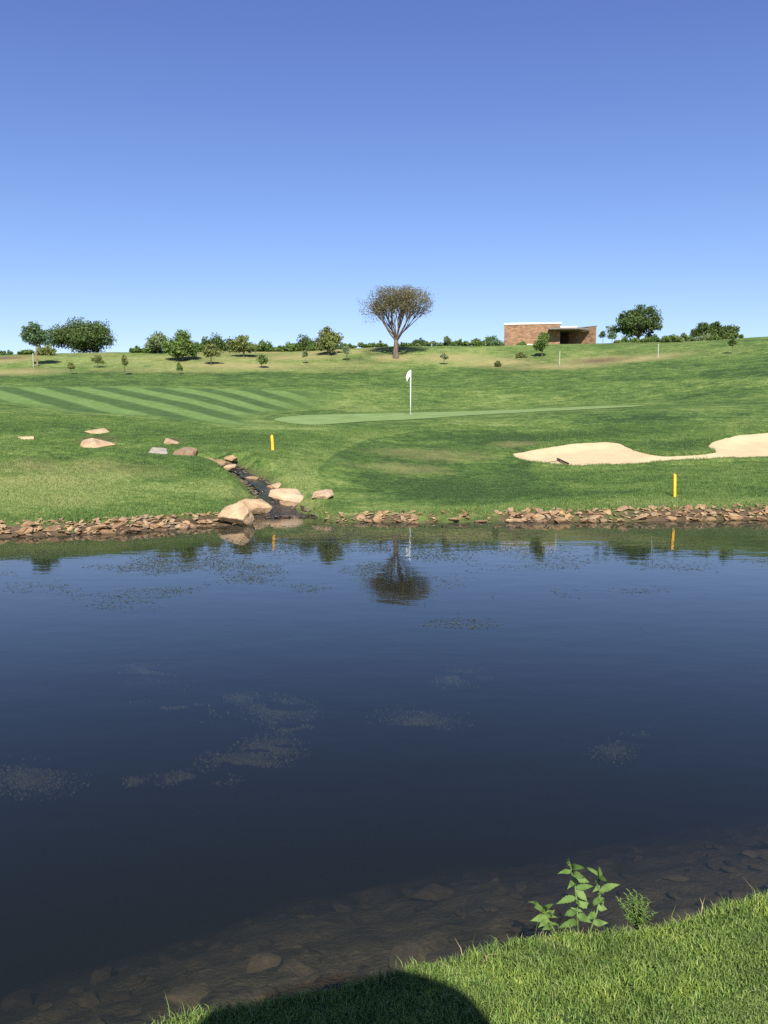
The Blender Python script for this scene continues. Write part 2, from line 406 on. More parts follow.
# ---- the stream bed
CREEK = []
for px, py, Y, z in [(284,521,22.3,-0.06),(279,506,24.1,0.10),(271,493,25.7,0.42),(259,481.5,27.2,0.70),(243,472,28.7,0.95),(224,465,30.1,1.12),
                     (200,461,31.0,1.22),(150,461,31.6,1.28),(70,463,31.8,1.36),(-60,465,31.7,1.42),(-300,468,31.4,1.5)]:
    CREEK.append((slope(px, py)[0] * Y, Y, z))
CREEK = np.array(CREEK)
def creek_dist(x, y):
    x = np.asarray(x, float); y = np.asarray(y, float)
    best = np.full(x.shape, 1e9); bz = np.zeros(x.shape); bs = np.zeros(x.shape)
    for i in range(len(CREEK) - 1):
        a, b = CREEK[i], CREEK[i + 1]; d = b[:2] - a[:2]; L2 = (d ** 2).sum()
        s = np.clip(((x - a[0]) * d[0] + (y - a[1]) * d[1]) / L2, 0, 1)
        q = np.hypot(x - a[0] - s * d[0], y - a[1] - s * d[1])
        m = q < best
        best = np.where(m, q, best); bz = np.where(m, a[2] + s * (b[2] - a[2]), bz); bs = np.where(m, i + s, bs)
    return best, bz, bs
cd, cz, cs = creek_dist(X, Yg)
half = np.interp(cs, [0, 1, 2, 4, 10], [0.95, 0.75, 0.5, 0.35, 0.3]) + 0.25 * (fbm(X, Yg, 0.9, 21) - 0.5)
carved = cz - 0.10 + np.maximum(0, cd - half) * 0.75
Z = np.where((cd < 5) & (Yg > 21), np.minimum(Z, carved), Z)

# ---- outlines seen in the photograph, set down on the land
def outline(pts, n=8, G=None, y0=16.0):
    """rounded closed outline through picture points laid on the ground"""
    P = [hit(px, py, y0, G)[:2] for px, py in pts]
    out = []
    N = len(P)
    for i in range(N):
        p0, p1, p2, p3 = P[i-1], P[i], P[(i+1) % N], P[(i+2) % N]
        for k in range(n):
            s = k / n
            out.append(0.5 * ((2*p1) + (-p0+p2)*s + (2*p0-5*p1+4*p2-p3)*s*s + (-p0+3*p1-3*p2+p3)*s**3))
    return np.array(out)
def inside_dist(poly, x, y):
    """distance to the outline, positive inside"""
    x = np.asarray(x, float); y = np.asarray(y, float)
    ins = np.zeros(x.shape, bool); best = np.full(x.shape, 1e9)
    N = len(poly)
    for i in range(N):
        a, b = poly[i], poly[(i + 1) % N]; d = b - a; L2 = max((d ** 2).sum(), 1e-12)
        s = np.clip(((x - a[0]) * d[0] + (y - a[1]) * d[1]) / L2, 0, 1)
        best = np.minimum(best, np.hypot(x - a[0] - s * d[0], y - a[1] - s * d[1]))
        c = (a[1] > y) != (b[1] > y)
        with np.errstate(all='ignore'):
            xi = (b[0] - a[0]) * (y - a[1]) / (b[1] - a[1]) + a[0]
        ins ^= c & (x < xi)
    return np.where(ins, best, -best)
SAND = outline([(513,456),(527,451),(554,447.5),(581,444),(608,443),(625,446),(641,453),(658,457),(680,456.6),(702,455),(716,452.5),(709,446),(730,438),(768,433),
                (830,427),(900,425),(930,440),(860,452),(768,457.8),(715,459.4),(690,461),(662,462.4),(628,465.4),(581,466.8),(542,464)], 8, Z0)
GREEN = outline([(274,420),(300,424.6),(335,424),(376,421.3),(437,418),(525,412.6),(577,410),(628,407.3),(642,405.6),(600,406.3),(560,408),(500,410.5),(440,412.3),(360,414),(300,415.8)], 6, Z0, 30)
FAIR = outline([(-330,395),(-330,384),(-150,385),(0,386),(120,386.5),(240,388),(335,391),(368,399),(330,410),(285,413.5),(264,420),(292,427.5),(330,427.5),(330,431),(250,430),(203,424.5),(112,416),(54,412.5),(0,404.5),(-150,398)], 6, Z0, 33)
SAND = SAND + 0.10 * np.stack([fbm(SAND[:, 0], SAND[:, 1], 0.5, 55) - 0.5, fbm(SAND[:, 0], SAND[:, 1], 0.5, 57) - 0.5], -1) * 2
sd = inside_dist(SAND, np.where(np.abs(X) < 40, X, 1e4), Yg)
Z = np.where(sd > 0, Z - 0.30 * sstep(0, 0.6, sd), Z)
Z += 0.10 * np.exp(-((sd + 0.45) / 0.35) ** 2) * (sd < 0.05)         # turned lip round the sand

a, b = hit(28, 389, 33, Z0), hit(128, 415.5, 33, Z0)
d = (b - a)[:2]; d /= np.hypot(*d); APRON = outline([(334,511),(324,496),(318,480),(322,464),(345,449),(380,437),(440,430),(520,432),(540,450),(530,470),(560,486),(640,492),(560,498),(460,506),(390,511)], 8, Z0)
STRIPE_N = (-d[1], d[0]); q_ = hit(139, 401.5, 33, Z0); qa, qb = hit(29, 401.5, 33, Z0), hit(195, 401.5, 33, Z0); STRIPE_W = abs((qb[0] - qa[0]) * STRIPE_N[0] + (qb[1] - qa[1]) * STRIPE_N[1]) / 3; STRIPE_0 = q_[0] * STRIPE_N[0] + q_[1] * STRIPE_N[1]
INLET = hit(290, 520.5, 16, Z0)

M = {}
M['ground'] = make_ground(); M['fairway'] = make_fairway(); M['green'] = make_green(); M['sand'] = make_sand()
M['lawn_blades'] = make_blades('lawn_blades', [(0.0, (0.050, 0.105, 0.024)), (0.5, (0.086, 0.158, 0.036)), (1.0, (0.155, 0.220, 0.066))], 1.25)
M['near_grass'] = make_near_grass()
M['water'] = make_water(); M['stream'] = make_stream()
M['rock_tan'] = make_rock('tan_rock', [(0.2, (0.136, 0.074, 0.034)), (0.45, (0.280, 0.165, 0.077)), (0.6, (0.356, 0.227, 0.112)), (0.8, (0.441, 0.314, 0.174))])
M['boulder'] = make_rock('boulder_rock', [(0.25, (0.246, 0.152, 0.082)), (0.5, (0.420, 0.287, 0.163)), (0.75, (0.511, 0.386, 0.245))], 0.1, 0.05)
M['rock_pale'] = make_rock('pale_rock', [(0.25, (0.155, 0.136, 0.112)), (0.55, (0.279, 0.248, 0.205)), (0.8, (0.341, 0.310, 0.273))], 0.1)
M['rock_wetstone'] = make_rock('wet_stream_rock', [(0.25, (0.05, 0.038, 0.028)), (0.5, (0.12, 0.088, 0.06)), (0.75, (0.26, 0.19, 0.13))], 0.5)
M['rock_wet'] = make_rock('drowned_rock', [(0.25, (0.029, 0.022, 0.011)), (0.5, (0.081, 0.062, 0.033)), (0.75, (0.144, 0.112, 0.064))], 0.4, 0.02)

# ---- ground colour masks
def blob(px, py, rx, ry, y0=16.0):
    """soft oval patch of bare ground whose centre is where the photograph shows it; radii in metres"""
    c = hit(px, py, y0, Z0)
    return np.clip(1.25 - np.hypot((X - c[0]) / rx, (Yg - c[1]) / ry), 0, 1)
dry = np.zeros_like(Z); soil = np.zeros_like(Z)
hill = sstep(-2.0, 2.5, Yg - KYs[12][None, :] + 2 + 3 * (fbm(X, Yg, 6, 35) - 0.5)) * (Yg < 330)
midband = sstep(-2, 2, Yg - KYs[11][None, :]) * (1 - hill)
lefty = sstep(0.16, -0.05, X / np.maximum(Yg, 1))
dry += hill * (0.06 + 0.24 * lefty) * sstep(0.35, 0.62, fbm(X * 0.5, Yg, 5, 31))
for args in [(215,352,5,3),(255,352,6,3),(330,352,6,3.5),(10,359,4,4),(175,352,3,2),(395,358,3.5,2.5),(450,358,5,3),(500,362,5,4),(600,361,5,4),(560,366,6,3),(640,359,6,3),(290,357,6,3),(20,372,5,4),(240,366,9,3)]:
    dry = np.maximum(dry, 0.78 * blob(*args, 60))
for args in [(600,361,3.5,2.2),(5,358,3,2),(255,351.5,4,1.5),(215,352,3,1.2)]:
    soil = np.maximum(soil, 0.8 * blob(*args, 60))
for args in [(430,455,2.6,1.6),(520,445,1.6,1.0),(400,468,2,1.2),(40,480,2.0,.9),(40,468,2,1.0),(60,500,1.4,.6),(110,470,2,1.0)]:
    dry = np.maximum(dry, 0.46 * blob(*args))
for args in [(97,440,.9,.9),(172,440,.5,.5)]:
    soil = np.maximum(soil, blob(*args, 30))
gap_px = 384 + F * cp * T_ALL
rocky = np.interp(gap_px, [-100, 215, 225, 300, 350, 362, 400, 410, 432, 440, 495, 510, 600, 612, 640, 655, 800], [1, 1, 1, 1, .3, 1, 1, .5, .7, .12, .15, 1, 1, .5, .8, 1, 1])
band = sstep(-0.6, -0.15, Yg - EDGE[None, :]) ; band = 1 - sstep(-0.30, 0.12, Yg - EDGE[None, :] + 0.5 * (fbm(X, Yg, 0.8, 41) - 0.5))
soil = np.maximum(soil, band * (Yg < 30) * (0.25 + 0.75 * rocky[None, :]) * sstep(0.25, 0.6, fbm(X, Yg, 0.7, 43) + 0.25 * rocky[None, :]))
soil = np.maximum(soil, np.clip(1.3 - cd / (half + 0.2), 0, 1) * (Yg > 21) * (cs < 8) * (Yg < 34))
tone = np.zeros_like(Z)
for (px_, py_, rx_, ry_, a_) in [(40,490,3.5,1.5,0.9),(30,500,2.5,1.2,0.9),(150,480,3,1.5,0.6),(60,480,3,1.2,.5),(90,468,5,1.2,-0.6),(240,490,1.5,1.5,0.5),(330,490,2.2,2.0,1.0),(380,505,1.5,.8,.9),(300,470,2.0,2.0,.7),(450,510,4,.6,.8),(600,506,6,.6,.7),(720,502,6,.6,.6),
    (470,492,3.0,1.4,-1.0),(420,485,2.0,1.4,-.8),(600,480,3.5,1.2,-.5),(700,490,3,1,-.4),(120,430,9,2.5,-.8),(230,440,3,2,-.7),(560,436,4,1.3,-.9),(640,430,4,1.5,-1.1),(690,445,3,1.5,-1.0),(480,440,3,1.5,-.3),(700,415,6,2,-.6),
    (720,395,5,3,-.8),(745,372,4,4,-.7),(650,420,4,2,-.6),(350,445,3,2,-.2)]:
    tone += a_ * np.clip(1.35 * blob(px_, py_, rx_, ry_), 0, 1)
ap = inside_dist(APRON, np.where(np.abs(X) < 40, X, 1e4), Yg)
tone += -0.85 * sstep(-0.08, 0.08, ap) + 0.45 * np.exp(-np.maximum(-ap, 0) / 0.7) * (ap < 0) * (X < 2) - 0.45 * midband
tone = np.clip(tone, -1.4, 1.3) + 0.6 * hill * sstep(0.42, 0.66, fbm(X * 0.6, Yg, 6, 33))
bed = sstep(0.02, -0.10, Z) * (Yg < 26)
nr, nc = Z.shape
idx = np.arange(nr * nc).reshape(nr, nc)
quads = np.stack([idx[:-1, :-1], idx[:-1, 1:], idx[1:, 1:], idx[1:, :-1]], -1).reshape(-1, 4)
gnd = mesh_obj('ground', np.stack([X, Yg, Z], -1).reshape(-1, 3), quads, M['ground'], smooth=True)
tag(gnd, kind='structure')
for nme, A in (('dry', dry), ('soil', soil), ('bed', bed), ('tone', tone)): attr(gnd, nme, A)

def sheet(name, poly, zfun, mat, step, label):
    """a flat-laid area cut to its outline"""
    lo, hi = poly.min(0), poly.max(0)
    gx, gy = np.meshgrid(np.arange(lo[0], hi[0], step), np.arange(lo[1], hi[1], step))
    dd = inside_dist(poly, gx, gy); k = dd > step * 0.4
    pts = [Vector(p) for p in poly] + [Vector(p) for p in np.stack([gx[k], gy[k]], -1)]
    n = len(poly)
    v, e, f, *_ = delaunay_2d_cdt(pts, [], [list(range(n))], 1, 1e-4)
    P = np.array([(p.x, p.y) for p in v])
    z, ds = zfun(P[:, 0], P[:, 1])
    o = mesh_obj(name, np.column_stack([P, z]), [tuple(t) for t in f], mat, smooth=True)
    me = o.data
    if len(me.polygons) and me.polygons[0].normal.z < 0: me.flip_normals()
    attr(o, 'edge', ds)
    return tag(o, label, kind='structure')
def zgreen(x, y):
    return grid_lookup(Z, x, y) + 0.022, np.zeros(len(x))
def zfair(x, y):
    dd = inside_dist(FAIR, x, y)
    return grid_lookup(Z, x, y) + 0.012, 0.75 * sstep(2.0, 0.2, dd) + sstep(-9.0, -2.0, x) * 0.8
def zsand(x, y):
    dd = inside_dist(SAND, x, y)
    return grid_lookup(Z0, x, y) + 0.02 - 0.16 * sstep(0, 1.0, dd) + 0.06 * (fbm(x, y, 1.2, 51) - 0.5), dd * 0
sheet('putting_green', GREEN, zgreen, M['green'], 0.3, 'smooth pale putting green round the flagstick')
sheet('fairway', FAIR, zfair, M['fairway'], 0.3, 'mown fairway with light and dark stripes')
sheet('sand_bunker', SAND, zsand, M['sand'], 0.2, 'pale sand bunker with a grass tongue')

# ------------------------------------------------------------------ near bank
def at_z(px, py, z):
    tx, tz = slope(px, py); Y = (z - CAM_H) / tz
    return tx * Y, Y
EZ = 0.42
ed = np.array([at_z(px, py, EZ) for px, py in [(60,1075),(170,1024),(250,1006),(340,989),(430,967),(500,945),(560,934),(640,931),(690,922),(730,905),(768,896),(900,868)]])
ed = np.vstack([[-30, -6.0], [-4, 0.9], ed, [4.0, 4.4], [30, 9.0]])
def edge_y(x): return np.interp(x, ed[:, 0], ed[:, 1]) + 0.07 * (fbm(x, np.asarray(x) * 0, 0.35, 61) - 0.5)
def near_z(x, y):
    d = edge_y(x) - y
    land = EZ + 0.17 * np.clip(d, 0, 3.4) + 0.05 * (fbm(x, y, 0.5, 63) - 0.5) * sstep(0, 0.3, d)
    k = [-12, -7.0, -4.4, -3.0, -2.1, -1.4, -0.9, -0.4, -0.13, 0.0]; v = [-2.8, -2.7, -1.75, -0.98, -0.58, -0.36, -0.24, -0.13, -0.05, EZ]
    sea = np.interp(d, k, v) + 0.10 * (fbm(x, y, 0.35, 65) - 0.5) * sstep(-0.15, -0.4, d) + 0.05 * (fbm(x, y, 0.13, 67) - 0.5) * sstep(-0.15, -0.4, d)
    return np.where(d > 0, land, sea)
gx = np.concatenate([np.arange(-30, -4, 0.6), np.arange(-4, 5, 0.04), np.arange(5, 30.1, 0.6)])
gy = np.concatenate([np.arange(-25, -1, 0.6), np.arange(-1, 8, 0.04), np.arange(8, 10.1, 0.35)])
NX, NY = np.meshgrid(gx, gy); NZ = near_z(NX, NY)
nr, nc = NZ.shape; idx = np.arange(nr * nc).reshape(nr, nc)
quads = np.stack([idx[:-1, :-1], idx[:-1, 1:], idx[1:, 1:], idx[1:, :-1]], -1).reshape(-1, 4)
bank = mesh_obj('near_bank', np.stack([NX, NY, NZ], -1).reshape(-1, 3), quads, M['ground'], smooth=True)
tag(bank, kind='structure')
nd_ = edge_y(NX) - NY
attr(bank, 'dry', NZ * 0); attr(bank, 'soil', sstep(0.03, -0.02, nd_)); attr(bank, 'bed', sstep(-0.02, -0.10, nd_))

mb = MB(); mb.box(-140, 140, -30, 26, -4.0, 0.0)
w = mb.build('pond_water', M['water']); tag(w, kind='structure')

# stream: a ribbon of shallow running water between its stones
mb = MB(); V = []; pts = []
for i in range(0, 9 * 6 + 1):
    s = i / 6.0
    k = min(int(s), len(CREEK) - 2); f = s - k
    p = CREEK[k] * (1 - f) + CREEK[k + 1] * f
    pts.append(p)
for i, p in enumerate(pts):
    q = pts[min(i + 1, len(pts) - 1)] - pts[max(i - 1, 0)]; q = q[:2] / max(np.hypot(*q[:2]), 1e-6)
    hw = float(np.interp(i / 6.0, [0, 0.6, 1, 2, 4, 10], [0.85, 0.7, 0.5, 0.32, 0.25, 0.22])) * random.uniform(0.7, 1.25)
    for s in (-1, -0.33, 0.33, 1):
        V.append((p[0] - q[1] * hw * s, p[1] + q[0] * hw * s, (p[2] - 0.03 if i > 3 else p[2] - 0.05) + 0.02 * random.random()))
Fq = [(i * 4 + k, i * 4 + k + 1, i * 4 + k + 5, i * 4 + k + 4) for i in range(len(pts) - 1) for k in range(3)]
mb.add(V, Fq); st = mb.build('stream', M['stream'], smooth=True); tag(st, kind='structure')

# ------------------------------------------------------------------ rocks
def rock_mesh(name, mat, seed, n=16, flat=0.55, detail=2, rough=0.06):
    r = np.random.default_rng(seed); bm = bmesh.new()
    for _ in range(n):
        v = r.normal(size=3); v /= np.linalg.norm(v); v *= 0.38 + 0.12 * r.random()
        bm.verts.new((v[0] * (1 + 0.3 * r.random()), v[1], v[2] * flat))
    res = bmesh.ops.convex_hull(bm, input=bm.verts)
    bmesh.ops.delete(bm, geom=[g for g in res['geom_interior'] if isinstance(g, bmesh.types.BMVert)], context='VERTS')
    loose = [v for v in bm.verts if not v.link_faces]
    bmesh.ops.delete(bm, geom=loose, context='VERTS')
    bmesh.ops.bevel(bm, geom=bm.edges[:] , offset=0.035, segments=1, affect='EDGES', clamp_overlap=True)
    bmesh.ops.triangulate(bm, faces=bm.faces[:])
    for _ in range(detail):
        bmesh.ops.subdivide_edges(bm, edges=bm.edges[:], cuts=1, use_grid_fill=True)
        bmesh.ops.triangulate(bm, faces=[f for f in bm.faces if len(f.verts) > 4])
    bmesh.ops.smooth_vert(bm, verts=bm.verts, factor=0.4, use_axis_x=True, use_axis_y=True, use_axis_z=True)
    from mathutils import noise as mn
    off = Vector((seed * 3.1, seed * 1.7, 0))
    for v in bm.verts:
        v.co *= 1 + rough * (mn.fractal(v.co * 3.5 + off, 1.0, 2.0, 4))
    me = bpy.data.meshes.new(name); bm.to_mesh(me); bm.free()
    me.materials.append(mat); me.polygons.foreach_set('use_smooth', [True] * len(me.polygons))
    return me
def put_rock(name, me, loc, scale, rot, label, cat, group=None):
    o = bpy.data.objects.new(name, me); link(o); o.location = loc; o.scale = scale; o.rotation_euler = rot
    return tag(o, label, cat, group)
RUB = [rock_mesh('stone', M['rock_tan'], 100 + i, 14, 0.55, 1) for i in range(9)]
def rubble(px0, px1, n, label, group, s0=0.13, s1=0.36, dens=None):
    for i in range(n):
        px = random.uniform(px0, px1)
        if dens and random.random() > dens(px): continue
        t = (px - 384) / F / cp
        ys = float(np.interp(t, T_ALL, SHORE)); ye = float(np.interp(t, T_ALL, EDGE))
        q = random.random()
        Y = ys - 0.12 + (ye - ys + 0.22) * q
        x = t * Y; z = float(grid_lookup(Z, x, Y))
        s = random.uniform(s0, s1) * (1.15 - 0.4 * q)
        put_rock('stone', random.choice(RUB), (x, Y, z + s * 0.10), (s * random.uniform(0.9, 1.5), s * random.uniform(0.7, 1.0), s * random.uniform(0.55, 1.15)),
                 (random.uniform(-.35, .5), random.uniform(-.4, .4), random.uniform(0, 6.28)), label, 'stone', group)
rubble(-40, 222, 98, 'small tan stone in the rubble strip along the left shore', 'rubble stones along the left shore', 0.14, 0.38)
rubble(355, 415, 30, 'reddish stone in the short rubble pile right of the inlet', 'rubble stones right of the inlet')
rubble(413, 500, 14, 'tan stone in the sparse rubble under the middle of the far bank', 'sparse rubble under the far bank')
rubble(500, 790, 118, 'reddish tan stone in the rubble strip along the right shore below the bunker', 'rubble stones along the right shore',
       0.15, 0.42, dens=lambda p: float(np.interp(p, [500, 510, 600, 608, 625, 650, 665, 800], [.6, 1, 1, .25, .4, .5, 1, 1])))
rubble(262, 345, 12, 'tan pebble at the mouth of the stream', 'pebbles at the stream mouth', 0.08, 0.2)
V = []; Fq = []; base = np.array([v.co for v in RUB[0].vertices]); fq = [tuple(p.vertices) for p in RUB[0].polygons]
for i in range(900):
    px = random.uniform(-60, 820); t = (px - 384) / F / cp
    if random.random() > float(np.interp(px, gap_px, rocky)): continue
    ys = float(np.interp(t, T_ALL, SHORE)); ye = float(np.interp(t, T_ALL, EDGE)); Y = ys - 0.05 + (ye - ys + 0.15) * random.random(); x = t * Y
    s_ = random.uniform(0.05, 0.18); R_ = np.array(Matrix.Rotation(random.uniform(0, 6.28), 3, Vector((random.uniform(-.4, .4), random.uniform(-.4, .4), 1)).normalized()))
    b_ = len(V); V += list((base * s_ * np.array([1.3, 1, .8])) @ R_.T + np.array([x, Y, float(grid_lookup(Z, x, Y)) + s_ * .2])); Fq += [tuple(q + b_ for q in f) for f in fq]
tag(mesh_obj('shore_gravel', V, Fq, M['rock_tan'], smooth=True), 'loose small chips of stone among the rubble along the far shore', 'gravel', kind='stuff')
# boulders with a look of their own: (picture x, picture row of its foot, width px, height px, depth m, seed, material, label)
BOULD = [
 (237,527,36,22,0.8,201,'boulder','large tan boulder standing in the water at the stream mouth, front one of the pair'),
 (252,516,38,17,0.8,202,'boulder','large pale tan boulder leaning behind the front boulder at the stream mouth'),
 (296,500,60,11,1.3,243,'boulder','long flat tan slab on the right bank of the stream'),
 (323,499,22,9,0.8,204,'boulder','short flat tan slab at the right end of the slab by the stream'),
 (285,507,30,7,0.8,205,'rock_tan','brown flat slab lying low below the long slab by the stream'),
 (268,490,14,5,0.4,206,'rock_tan','brown stone lying in the middle of the stream'),
 (187,463,24,15,0.8,207,'rock_tan','brown rounded boulder at the upper end of the stream'),
 (157,460,22,12,0.7,208,'rock_pale','grey and white boulder showing behind the left lawn'),
 (172,444,17,8,0.7,209,'boulder','small flat orange tan slab alone on the grass slope'),
 (97,433,24,6,1.0,210,'boulder','upper of the two flat slabs set in the left grass slope'),
 (95,447,36,10,1.2,211,'boulder','lower and larger of the two flat slabs set in the left grass slope'),
 (222,466,22,7,0.6,212,'rock_tan','flat stone in the heap above the stream bend'),
 (231,461,13,7,0.4,213,'rock_tan','round brown stone on the right of the heap above the stream bend'),
 (230,470,13,7,0.4,214,'boulder','tan stone in front of the heap above the stream bend'),
 (252,481,14,5,0.4,215,'rock_tan','thin brown stone on the right bank halfway up the stream'),
 (208,462,12,5,0.4,216,'boulder','small tan stone at the left end of the heap above the stream bend'),
 (30,439,20,4,0.7,217,'boulder','thin pale slab lying in the grass at the far left'),
 (277,488,18,6,0.4,218,'boulder','small pale slab on the edge of the stream left of the long slab'),
]
BOULD_Y = {207: 31.0, 208: 31.5, 212: 29.9, 213: 30.3, 214: 29.4, 216: 30.4}
for px, py, wpx, hpx, dep, seed, mat, label in BOULD:
    p = hit(px, py); Y = BOULD_Y.get(seed, max(p[1], 20.5))
    flatrock = hpx < 12
    me = rock_mesh('boulder', M[mat], seed, 22 if not flatrock else 18, 0.75 if not flatrock else 0.5, 3, 0.05)
    co = np.array([v.co for v in me.vertices]); ext = co.max(0) - co.min(0)
    wm, hm = wpx * Y / F, hpx * Y / F
    sc = (wm / ext[0], dep / ext[1], hm * (1.0 if flatrock else 1.12) / ext[2])
    tx = slope(px, py)[0]
    loc = (tx * (Y + dep * 0.3), Y + dep * 0.3, CAM_H + Y * slope(px, py)[1] + hm * (0.30 if flatrock else 0.45))
    put_rock('boulder', me, loc, sc, (0.05 if not flatrock else 0.22, random.uniform(-.08, .08), random.uniform(-.2, .2)), label, 'boulder')
for i in range(46):
    s_ = random.uniform(0.3, 6.4); k_ = int(s_); f_ = s_ - k_; q_ = CREEK[k_] * (1 - f_) + CREEK[k_ + 1] * f_
    dd_ = CREEK[k_ + 1] - CREEK[k_]; dd_ = dd_[:2] / np.hypot(*dd_[:2]); hw = float(np.interp(s_, [0, 1, 2, 4, 10], [1.0, .75, .5, .4, .35]))
    side = random.choice((-1, 1)) * hw * random.uniform(0.45, 1.25); x_, y_ = q_[0] - dd_[1] * side, q_[1] + dd_[0] * side
    sz = random.uniform(0.07, 0.2); z_ = max(float(grid_lookup(Z, x_, y_)), -0.05)
    put_rock('stone', random.choice(RUB), (x_, y_, z_ + sz * 0.12), (sz * random.uniform(.9, 1.6), sz, sz * random.uniform(.5, .9)), (random.uniform(-.2, .2), random.uniform(-.2, .2), random.uniform(0, 6.28)),
             'small brown stone in the rocky bed of the stream', 'stone', 'stones in the stream bed')
V = []; Fq = []
for i in range(700):
    s_ = random.uniform(0.25, 7.0); k_ = int(s_); f_ = s_ - k_; q_ = CREEK[k_] * (1 - f_) + CREEK[k_ + 1] * f_
    dd_ = CREEK[k_ + 1] - CREEK[k_]; dd_ = dd_[:2] / np.hypot(*dd_[:2]); hw = float(np.interp(s_, [0, 1, 2, 4, 10], [.9, .7, .45, .35, .3]))
    side = random.uniform(-1.25, 1.25) * hw; x, y = q_[0] - dd_[1] * side, q_[1] + dd_[0] * side
    sz = random.uniform(0.05, 0.17); b_ = len(V); z_ = max(float(grid_lookup(Z, x, y)), -0.04) + sz * 0.26
    R_ = np.array(Matrix.Rotation(random.uniform(0, 6.28), 3, Vector((random.uniform(-.4, .4), random.uniform(-.4, .4), 1)).normalized()))
    V += list((base * sz * np.array([1.3, 1, .8])) @ R_.T + np.array([x, y, z_])); Fq += [tuple(q + b_ for q in f) for f in fq]
tag(mesh_obj('stream_gravel', V, Fq, M['rock_wetstone'], smooth=True), 'dark wet pebbles breaking the water of the stream', 'gravel', kind='stuff')
# drowned stones on the bed under the near bank
WET = [rock_mesh('drowned_stone', M['rock_wet'], 300 + i, 16, 0.5, 2) for i in range(7)]
for i in range(285):
    x = random.uniform(-2.7, 3.6); dd = 0.25 + 2.4 * random.random() ** 1.0
    y = float(edge_y(x)) + dd
    s = random.uniform(0.04, 0.13) if random.random() < 0.84 else random.uniform(0.13, 0.27)
    z = float(near_z(np.array(x), np.array(y)))
    zz = min(z + s * 0.08, -0.02 - s * 0.28)
    put_rock('drowned_stone', random.choice(WET), (x, y, zz), (s * random.uniform(1, 1.7), s * random.uniform(.8, 1.2), s * random.uniform(.5, .9)),
             (random.uniform(-.2, .2), random.uniform(-.2, .2), random.uniform(0, 6.28)), 'brown stone lying under the clear shallow water by the near bank', 'stone', 'drowned stones by the near bank')

# ------------------------------------------------------------------ grass blades
def blades(name, P, N_len, width, lean, mat, segs=2, seed=0, tone=None):
    r = np.random.default_rng(seed); n = len(P)
    L = np.asarray(N_len); az = r.random(n) * 2 * PI; ln = lean * (0.3 + r.random(n))
    dx, dy = np.cos(az) * ln, np.sin(az) * ln
    fa = r.random(n) * 2 * PI; wx, wy = np.cos(fa) * width * 0.5, np.sin(fa) * width * 0.5
    if np.ndim(width): pass
    def at(s):
        return np.stack([P[:, 0] + dx * L * s * s, P[:, 1] + dy * L * s * s, P[:, 2] + L * s * (1 - 0.35 * ln * s)], -1)
    W = np.stack([wx, wy, np.zeros(n)], -1)
    b = at(0.0) - np.array([0, 0, 0.01]); t = at(1.0)
    if segs == 1:
        V = np.stack([b - W, b + W, t], 1).reshape(-1, 3); Fc = np.arange(3 * n).reshape(n, 3)
    else:
        m = at(0.55)
        V = np.stack([b - W, b + W, m + W * 0.75, m - W * 0.75, t], 1).reshape(-1, 3)
        i = np.arange(n)[:, None] * 5
        Fc = np.concatenate([i + np.array([[0, 1, 2]]), i + np.array([[0, 2, 3]]), i + np.array([[3, 2, 4]])])
    o = mesh_obj(name, V, Fc, mat)
    if tone is not None: attr(o, 'tone', np.repeat(tone, 3 if segs == 1 else 5))
    return o
# foreground turf
n = 330000
x = rng.uniform(-2.2, 3.0, n); y = rng.uniform(1.35, 4.6, n); d = edge_y(x) - y
k = (d > -0.03) & (y > 1.35 ) & (np.abs(x) < 0.62 * (y + 1.0) + 0.4)
x, y, d = x[k], y[k], d[k]
P = np.stack([x, y, np.where(d > 0, near_z(x, np.minimum(y, edge_y(x) - 0.002)), EZ - 0.03)], -1)
L = (0.011 + 0.024 * rng.random(len(x))) * (0.35 + 1.5 * fbm(x, y, 0.22, 71)) * (1 + 0.7 * np.exp(-np.abs(d) / 0.06) * rng.random(len(x)))
g = blades('bank_grass', P, L, 0.0032 + 0.0016 * rng.random(len(x)), 0.9, M['near_grass'], 2, 3)
tag(g, 'thick short grass on the near bank', 'grass', kind='stuff')
# lawn beyond the pond
n = 560000
t = rng.uniform(-0.56, 0.56, n); Y = 18.5 + 25.5 * rng.random(n) ** 1.0
eY = np.interp(t, T_ALL, EDGE); x = t * Y
dC, _, sC = creek_dist(x, Y)
sdp = inside_dist(SAND, x, Y)
rk_ = np.interp(t, T_ALL, rocky); sY = np.interp(t, T_ALL, SHORE)
k = ((Y > eY - 0.12 + 0.5 * (fbm(x, Y, 0.8, 41) - 0.5)) | ((Y > sY + 0.05) & (fbm(x, Y, 0.6, 47) > 0.36 + 0.28 * rk_) & (rng.random(n) < 0.8))) & (sdp < 0.02) & (dC > np.interp(sC, [0, 1, 2, 4, 10], [.75, .5, .3, .22, .2])) & (inside_dist(GREEN, x, Y) < 0) & (inside_dist(FAIR, x, Y) < 0)
x, Y, eY, sdp = x[k], Y[k], eY[k], sdp[k]
P = np.stack([x, Y, grid_lookup(Z, x, Y)], -1)
nearedge = np.exp(-np.abs(Y - eY) / 0.35) + 1.5 * np.exp(-np.abs(sdp) / 0.2) * (vnoise(x, Y, 0.3, 59) > 0.4)
L = (1 - 0.5 * (inside_dist(APRON, x, Y) > 0)) * (0.03 + 0.035 * rng.random(len(x))) * (0.6 + 0.8 * fbm(x, Y, 1.2, 73)) * (1 + 1.5 * nearedge)
g = blades('lawn_grass', P, L, 0.020, 0.6, M['lawn_blades'], 1, 5, grid_lookup(tone, x, Y))
tag(g, 'short rough grass on the slopes beyond the pond', 'grass', kind='stuff')

exec_parts = []
